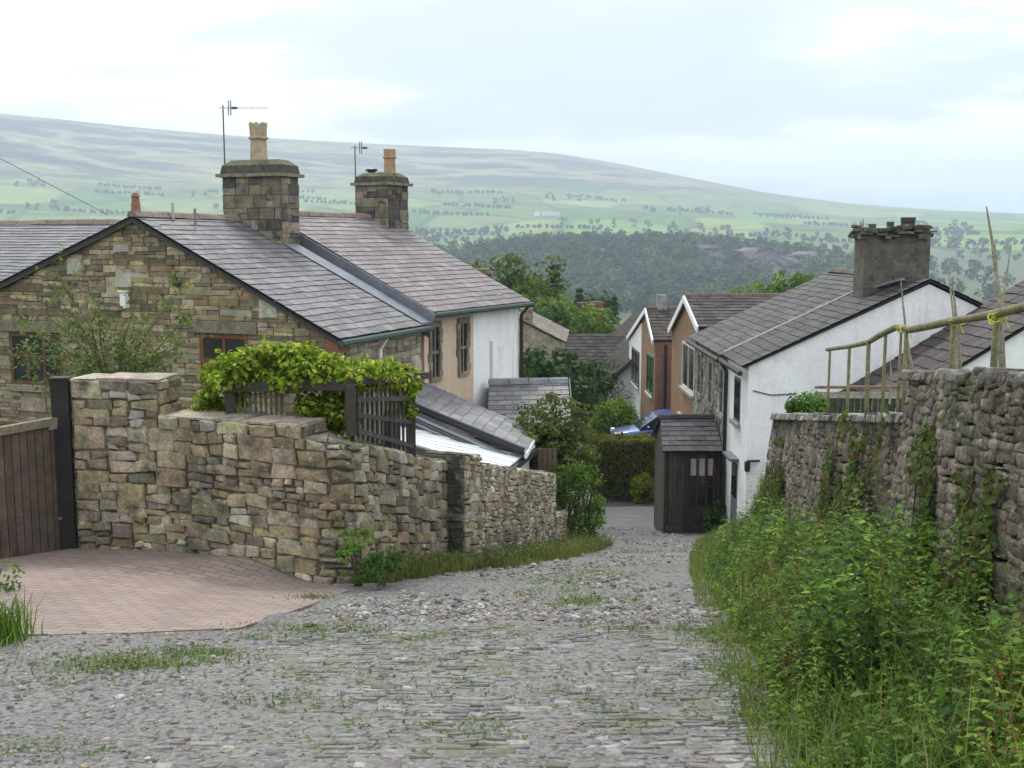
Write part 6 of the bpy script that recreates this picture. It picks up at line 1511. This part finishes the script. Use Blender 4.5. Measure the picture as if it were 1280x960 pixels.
# cow parsley and yellow flowers standing out of the bank
def umbel(px, py, Y, h, col, label, name='white_flower'):
    p = PX(px, py, Y); g = Gz(p.x, p.y); root = thing(name, label, 'flower', (p.x, p.y, g)); mb = MB()
    for k in range(3):
        lv = LV()
        t_ = p + Vector((random.uniform(-.10, .10), random.uniform(-.1, .1), random.uniform(-.05, .05))); mb.tube([(p.x, p.y, g), (lerp(p.x, t_.x, .4), lerp(p.y, t_.y, .4), lerp(g, t_.z, .6)), t_], [.006, .005, .003], 5, (.09, .14, .05))
        n = 60; a = rng.uniform(0, 6.28, n); r_ = .055 * np.sqrt(rng.uniform(0, 1, n)); P = np.stack([t_.x + np.cos(a) * r_, t_.y + np.sin(a) * r_, t_.z + .015 - r_ * .2 + rng.uniform(-.006, .006, n)], -1)
        lv.leaves(P, rng.normal(size=(n, 3)) * np.array([1, 1, .2]), np.array([0, 0, 1]) + rng.normal(size=(n, 3)) * .3, .016, .014, cvar([col], n, .1)); lv.build('flower_head', M_LEAF, root)
    mb.build('stem', M_GRASS, root)
umbel(1110, 786, 6.1, .6, (.50, .52, .38), 'creamy white flower heads in the middle of the weed bank')
umbel(1128, 752, 7.0, .6, (.42, .46, .30), 'pale greenish umbel just above the creamy white flower heads')
umbel(1030, 664, 11.5, .5, (.40, .40, .10), 'yellowish flower head against the far retaining wall', 'yellow_flower')
umbel(948, 796, 7.6, .4, (.45, .42, .05), 'small yellow flower low at the lane edge of the weeds', 'yellow_flower')

# ------------------------------------------------------------------ trees beyond the village
random.seed(5)
def tp(px, Y): q = PX(px, 480, Y); return (q.x, Y, Gz(q.x, Y) - .2)
def hs(px, py, Y, h): p = PX(px, py, Y); b = Gz(p.x, Y) - .2; return (p.x, Y, b), (p.z - b) / h
TR = [('broadleaf_tree', 'large domed dark green tree behind the terrace roofs', 622, 318, 88, 'broad', 14, .92), ('broadleaf_tree', 'broad leafy tree directly right of the large domed tree', 664, 346, 82, 'broad', 14, .7),
      ('conifer_tree', 'tall pointed conifer beside the domed tree', 693, 326, 90, 'conifer', 14, 1.1), ('broadleaf_tree', 'pale green tree in front of the tall conifer', 716, 374, 76, 'broad_light', 10, .95), ('broadleaf_tree', 'dark leafy tree between the conifer and the red chimney', 738, 362, 110, 'broad_dark', 12, .9), ('conifer_tree', 'slim dark conifer just left of the red chimney', 724, 356, 100, 'conifer', 14, .8),
      ('broadleaf_tree', 'dark round tree behind the small stone house chimney', 676, 380, 68, 'broad_dark', 12, .8), ('broadleaf_tree', 'bright green tree crown showing above the stone cottage ridge', 968, 345, 70, 'broad_light', 10, .75),
      ('conifer_tree', 'pointed yellow-green conifer beside the red chimney', 768, 366, 105, 'conifer', 14, .7), ('broadleaf_tree', 'low green tree filling the gap under the stone house gable', 668, 428, 44, 'round', 5, 1.05),
      ('broadleaf_tree', 'round dark bush-like tree against the foot of the stone house', 655, 455, 40, 'round', 5, .9)]
for nm, lab, px, py, Y, pr, h, wd in TR:
    loc, s_ = hs(px, py, Y, h); plant_tree(nm, lab, loc, pr, s_ * wd, random.uniform(0, 6), sz=1 / wd)
for k in range(46):
    Y = random.uniform(115, 330); px = random.uniform(560, 1010); h = random.uniform(8, 15); q = PX(px, 400, Y)
    if k % 9 == 0: pr, hh = 'conifer', 14
    else: pr, hh = random.choice([('broad', 14), ('broad_dark', 12), ('broad_light', 10), ('broad_dark', 12)])
    plant_tree('valley_tree', 'green tree in the wooded valley beyond the roofs', (q.x, Y, Gz(q.x, Y) - .3), pr, h / hh, random.uniform(0, 6), 'trees in the valley beyond the roofs', sz=random.uniform(.85, 1.1))
# far wood on the knoll and hedgerow trees on the lower fell: one mass
lv = LV(); cs = []; rs = []
def crown(x, y, s_):
    z = Gz(x, y)
    for m_ in range(7):
        d = rdir(1, .3)[0]; cs.append((x + d[0] * s_ * .55, y + d[1] * s_ * .55, z + s_ * (1.05 + d[2] * .75))); rs.append(s_ * random.uniform(.35, .55))
for k in range(1500):
    a = random.gauss(.09, .13); r_ = random.uniform(640, 1150)
    if .178 < math.tan(a) < .262 and 835 + 20 * math.sin(a * 70) < r_ * math.cos(a) < 905 + 25 * math.sin(a * 90): continue
    crown(r_ * math.sin(a), r_ * math.cos(a), random.uniform(4.5, 8))
for k in range(900):
    a = random.uniform(-.62, .62); r_ = random.uniform(380, 1500); x, y = r_ * math.sin(a), r_ * math.cos(a)
    if _vn(x, y, 120, 5) > .1: crown(x, y, random.uniform(4, 7.5))
pal4 = [[(.03, .058, .022), (.04, .07, .025)], [(.06, .10, .03), (.075, .115, .035)], [(.026, .046, .026)], [(.05, .08, .024), (.085, .11, .04)]]
for q_ in range(4):
    ii = [i_ for i_ in range(len(cs)) if int((i_ // 7) * 2654435761 % 97 + 40 * (1 + _vn(cs[i_ - i_ % 7][0], cs[i_ - i_ % 7][1], 60, 8))) % 4 == q_]
    clump_leaves(lv, [cs[i_] for i_ in ii], [rs[i_] for i_ in ii], 9, 3.2, 2.2, pal4[q_], .85, .35)
o = lv.build('far_wood', M_LEAF); o['kind'] = 'stuff'; o['label'] = 'far dark wood covering the knoll across the valley'
lv = LV(); cs = []; rs = []
for k in range(120):
    a = random.uniform(-.6, .6); r_ = random.uniform(1450, 2700) if random.random() < .6 else random.uniform(1400, 1900)
    if random.random() < .55:
        a2 = random.uniform(-.25, .25)
        for m_ in range(16): crown(r_ * math.sin(a) + m_ * 9 + random.uniform(-3, 3), r_ * math.cos(a) + m_ * 9 * a2, random.uniform(1.8, 4.2))
    else:
        for m_ in range(5): crown(r_ * math.sin(a) + random.gauss(0, 25), r_ * math.cos(a) + random.gauss(0, 25), random.uniform(5, 9))
clump_leaves(lv, cs, rs, 4, 5.5, 4.0, [(.03, .055, .022), (.042, .07, .028)], .8, .3)
o = lv.build('hedgerow_trees', M_LEAF); o['kind'] = 'stuff'; o['label'] = 'distant hedgerows and copses across the lower slopes of the fell'
# old quarry face on the right flank of the knoll
random.seed(3); mb = MB(); vs = []; nxq, nzq = 46, 12
for b in range(nzq):
    for a in range(nxq):
        X = lerp(150, 246, a / (nxq - 1)); zt_ = Gz(X, 930) + 11 + 2 * math.sin(a * .31); zb_q = Gz(X, 880) - 4
        n3 = mnoise.noise(Vector((X * .06, b * .5, 2))) + .5 * mnoise.noise(Vector((X * .2, b * .9, 5)))
        vs.append((X, 896 + 14 * b / nzq + 7 * n3, lerp(zb_q, zt_, b / (nzq - 1)) + 2 * n3))
fr_ = len(vs); vs += [(x, 960, z) for x, y, z in vs]
g_ = lambda a, b, o=0: b * nxq + a + o
fs = [(g_(a, b), g_(a + 1, b), g_(a + 1, b + 1), g_(a, b + 1)) for b in range(nzq - 1) for a in range(nxq - 1)]
fs += [(g_(a, nzq - 1), g_(a + 1, nzq - 1), g_(a + 1, nzq - 1, fr_), g_(a, nzq - 1, fr_)) for a in range(nxq - 1)]
for f in fs: mb.f.append(list(f)); mb.c.append(vary((.12, .10, .105), .25)); mb.m.append(0)
mb.v = vs; o = mb.build('quarry_face', M_EARTH); o['kind'] = 'structure'
mb = MB(); random.seed(3)
# farms on the far slope
for k, (px, py, Y, w, lab) in enumerate(((676, 287, 2150, 26, 'white farmhouse gable far across the valley'), (688, 289, 2150, 34, 'long pale farm building beside the far white farmhouse'))):
    p = PX(px, py, Y); z = Gz(p.x, Y); root = thing('farm_building', lab, 'farm building', (p.x, Y, z)); h = 7 if k == 0 else 4.5
    F = Frame(p.x - w / 2, Y, 5); mb = MB()
    if k == 0: gprism(F, 0, 11, 5.5, 0, 18, z - 3, z + h, z + h + 4, mb, (.75, .73, .68))
    else: mb.prism([F(0, 0, z - 3), F(0, 9, z - 3), F(0, 9, z + h), F(0, 4.5, z + h + 3), F(0, 0, z + h)][::-1], F.u * w, (.6, .55, .48))
    mb.build('wall', M_RENDER, root); mb = MB()
    if k == 0:
        for s_ in (-1, 1): mb.hexa([F(5.5 + s_ * 6, -.4, z + h - .4), F(5.5, -.4, z + h + 4.0), F(5.5, 18.4, z + h + 4.0), F(5.5 + s_ * 6, 18.4, z + h - .4), F(5.5 + s_ * 6, -.4, z + h), F(5.5, -.4, z + h + 4.5), F(5.5, 18.4, z + h + 4.5), F(5.5 + s_ * 6, 18.4, z + h)], (.2, .19, .2))
    else: mb.hexa([F(-.4, -.5, z + h - .3), F(w + .4, -.5, z + h - .3), F(w + .4, 4.5, z + h + 3.1), F(-.4, 4.5, z + h + 3.1), F(-.4, -.5, z + h + .1), F(w + .4, -.5, z + h + .1), F(w + .4, 4.5, z + h + 3.5), F(-.4, 4.5, z + h + 3.5)], (.32, .27, .25))
    mb.build('roof', M_SLATE, root)

# ------------------------------------------------------------------ air, sky, sun, camera
hz, t, out = nt('valley_air'); vol = nd(t, 'ShaderNodeVolumePrincipled')
vol.inputs['Density'].default_value = .00029; vol.inputs['Color'].default_value = (.66, .76, .92, 1); vol.inputs['Anisotropy'].default_value = 0.0
t.links.new(vol.outputs[0], out.inputs['Volume'])
mb = MB(); mb.hexa([(-8600, -8600, -62), (8600, -8600, -62), (8600, 8600, -62), (-8600, 8600, -62), (-8600, -8600, 530), (8600, -8600, 530), (8600, 8600, 530), (-8600, 8600, 530)]); o = mb.build('haze', hz); o['kind'] = 'stuff'; o['label'] = 'pale blue haze lying over the valley and the fell'

SUN_EL, SUN_AZ = R(52), R(-14)          # ahead of the camera, a little to the left
W = bpy.data.worlds.new('World'); S.world = W; W.use_nodes = True; t = W.node_tree; t.nodes.clear()
out = t.nodes.new('ShaderNodeOutputWorld')
sky = nd(t, 'ShaderNodeTexSky'); sky.sky_type = 'NISHITA'; sky.sun_disc = False; sky.sun_elevation = SUN_EL; sky.sun_rotation = SUN_AZ; sky.air_density = 1; sky.dust_density = 2
bg = nd(t, 'ShaderNodeBackground'); bg.inputs[1].default_value = .12; t.links.new(sky.outputs[0], bg.inputs[0])
tc = nd(t, 'ShaderNodeTexCoord'); sp = nd(t, 'ShaderNodeSeparateXYZ'); t.links.new(tc.outputs['Generated'], sp.inputs[0])
mx_ = nd(t, 'ShaderNodeMath', operation='MAXIMUM'); mx_.inputs[1].default_value = 0; t.links.new(sp.outputs['Z'], mx_.inputs[0])
ad = nd(t, 'ShaderNodeMath', operation='ADD'); ad.inputs[1].default_value = .16; t.links.new(mx_.outputs[0], ad.inputs[0])
cb = nd(t, 'ShaderNodeCombineXYZ')
for i_, ax in enumerate('XY'):
    dv_ = nd(t, 'ShaderNodeMath', operation='DIVIDE'); t.links.new(sp.outputs[ax], dv_.inputs[0]); t.links.new(ad.outputs[0], dv_.inputs[1]); t.links.new(dv_.outputs[0], cb.inputs[i_])
mp = nd(t, 'ShaderNodeMapping'); mp.inputs['Location'].default_value = (2.3, .7, 0); mp.inputs['Scale'].default_value = (.62, .9, 1); t.links.new(cb.outputs[0], mp.inputs[0])
nz = noise_(t, mp.outputs[0], 1.0, 7, .55)
col = ramp(t, nz, [(.36, (.47, .51, .58)), (.43, (.55, .60, .63)), (.475, (.64, .68, .70)), (.51, (.88, .89, .89)), (.60, (1.2, 1.2, 1.2))])
zf = nd(t, 'ShaderNodeMath', operation='MULTIPLY_ADD'); zf.inputs[1].default_value = .75; zf.inputs[2].default_value = .95; t.links.new(mx_.outputs[0], zf.inputs[0])
cz = nd(t, 'ShaderNodeVectorMath', operation='SCALE'); t.links.new(col, cz.inputs[0]); t.links.new(zf.outputs[0], cz.inputs['Scale']); col = cz.outputs[0]
bg2 = nd(t, 'ShaderNodeBackground'); bg2.inputs[1].default_value = 1.0; t.links.new(col, bg2.inputs[0])
cov = ramp(t, nz, [(.30, .72), (.5, .97)])
ms = nd(t, 'ShaderNodeMixShader'); t.links.new(cov, ms.inputs[0]); t.links.new(bg.outputs[0], ms.inputs[1]); t.links.new(bg2.outputs[0], ms.inputs[2]); t.links.new(ms.outputs[0], out.inputs[0])
W.cycles.sampling_method = 'MANUAL'; W.cycles.sample_map_resolution = 512

sl = bpy.data.lights.new('sun', 'SUN'); sl.energy = 1.5; sl.angle = R(10); sl.color = (1, .96, .90); so = bpy.data.objects.new('sun', sl); COL.objects.link(so)
dvec = Vector((math.sin(SUN_AZ) * math.cos(SUN_EL), math.cos(SUN_AZ) * math.cos(SUN_EL), math.sin(SUN_EL)))
so.rotation_euler = dvec.to_track_quat('Z', 'Y').to_euler(); so.location = (0, 0, 600)
cam = bpy.data.cameras.new('camera'); cam.sensor_width = 36; cam.lens = 36 * FPX / 1280; cam.clip_start = .05; cam.clip_end = 20000
co = bpy.data.objects.new('camera', cam); COL.objects.link(co); co.rotation_euler = (math.pi / 2 - PITCH, 0, 0); S.camera = co
S.view_settings.view_transform = 'Standard'; S.view_settings.look = 'None'; S.view_settings.exposure = 0.8; S.view_settings.gamma = 1
S.render.resolution_x, S.render.resolution_y = 1024, 768
S.cycles.max_bounces = 6; S.cycles.diffuse_bounces = 3; S.cycles.transmission_bounces = 4; S.cycles.volume_bounces = 1; S.cycles.transparent_max_bounces = 4
S.cycles.use_denoising = True
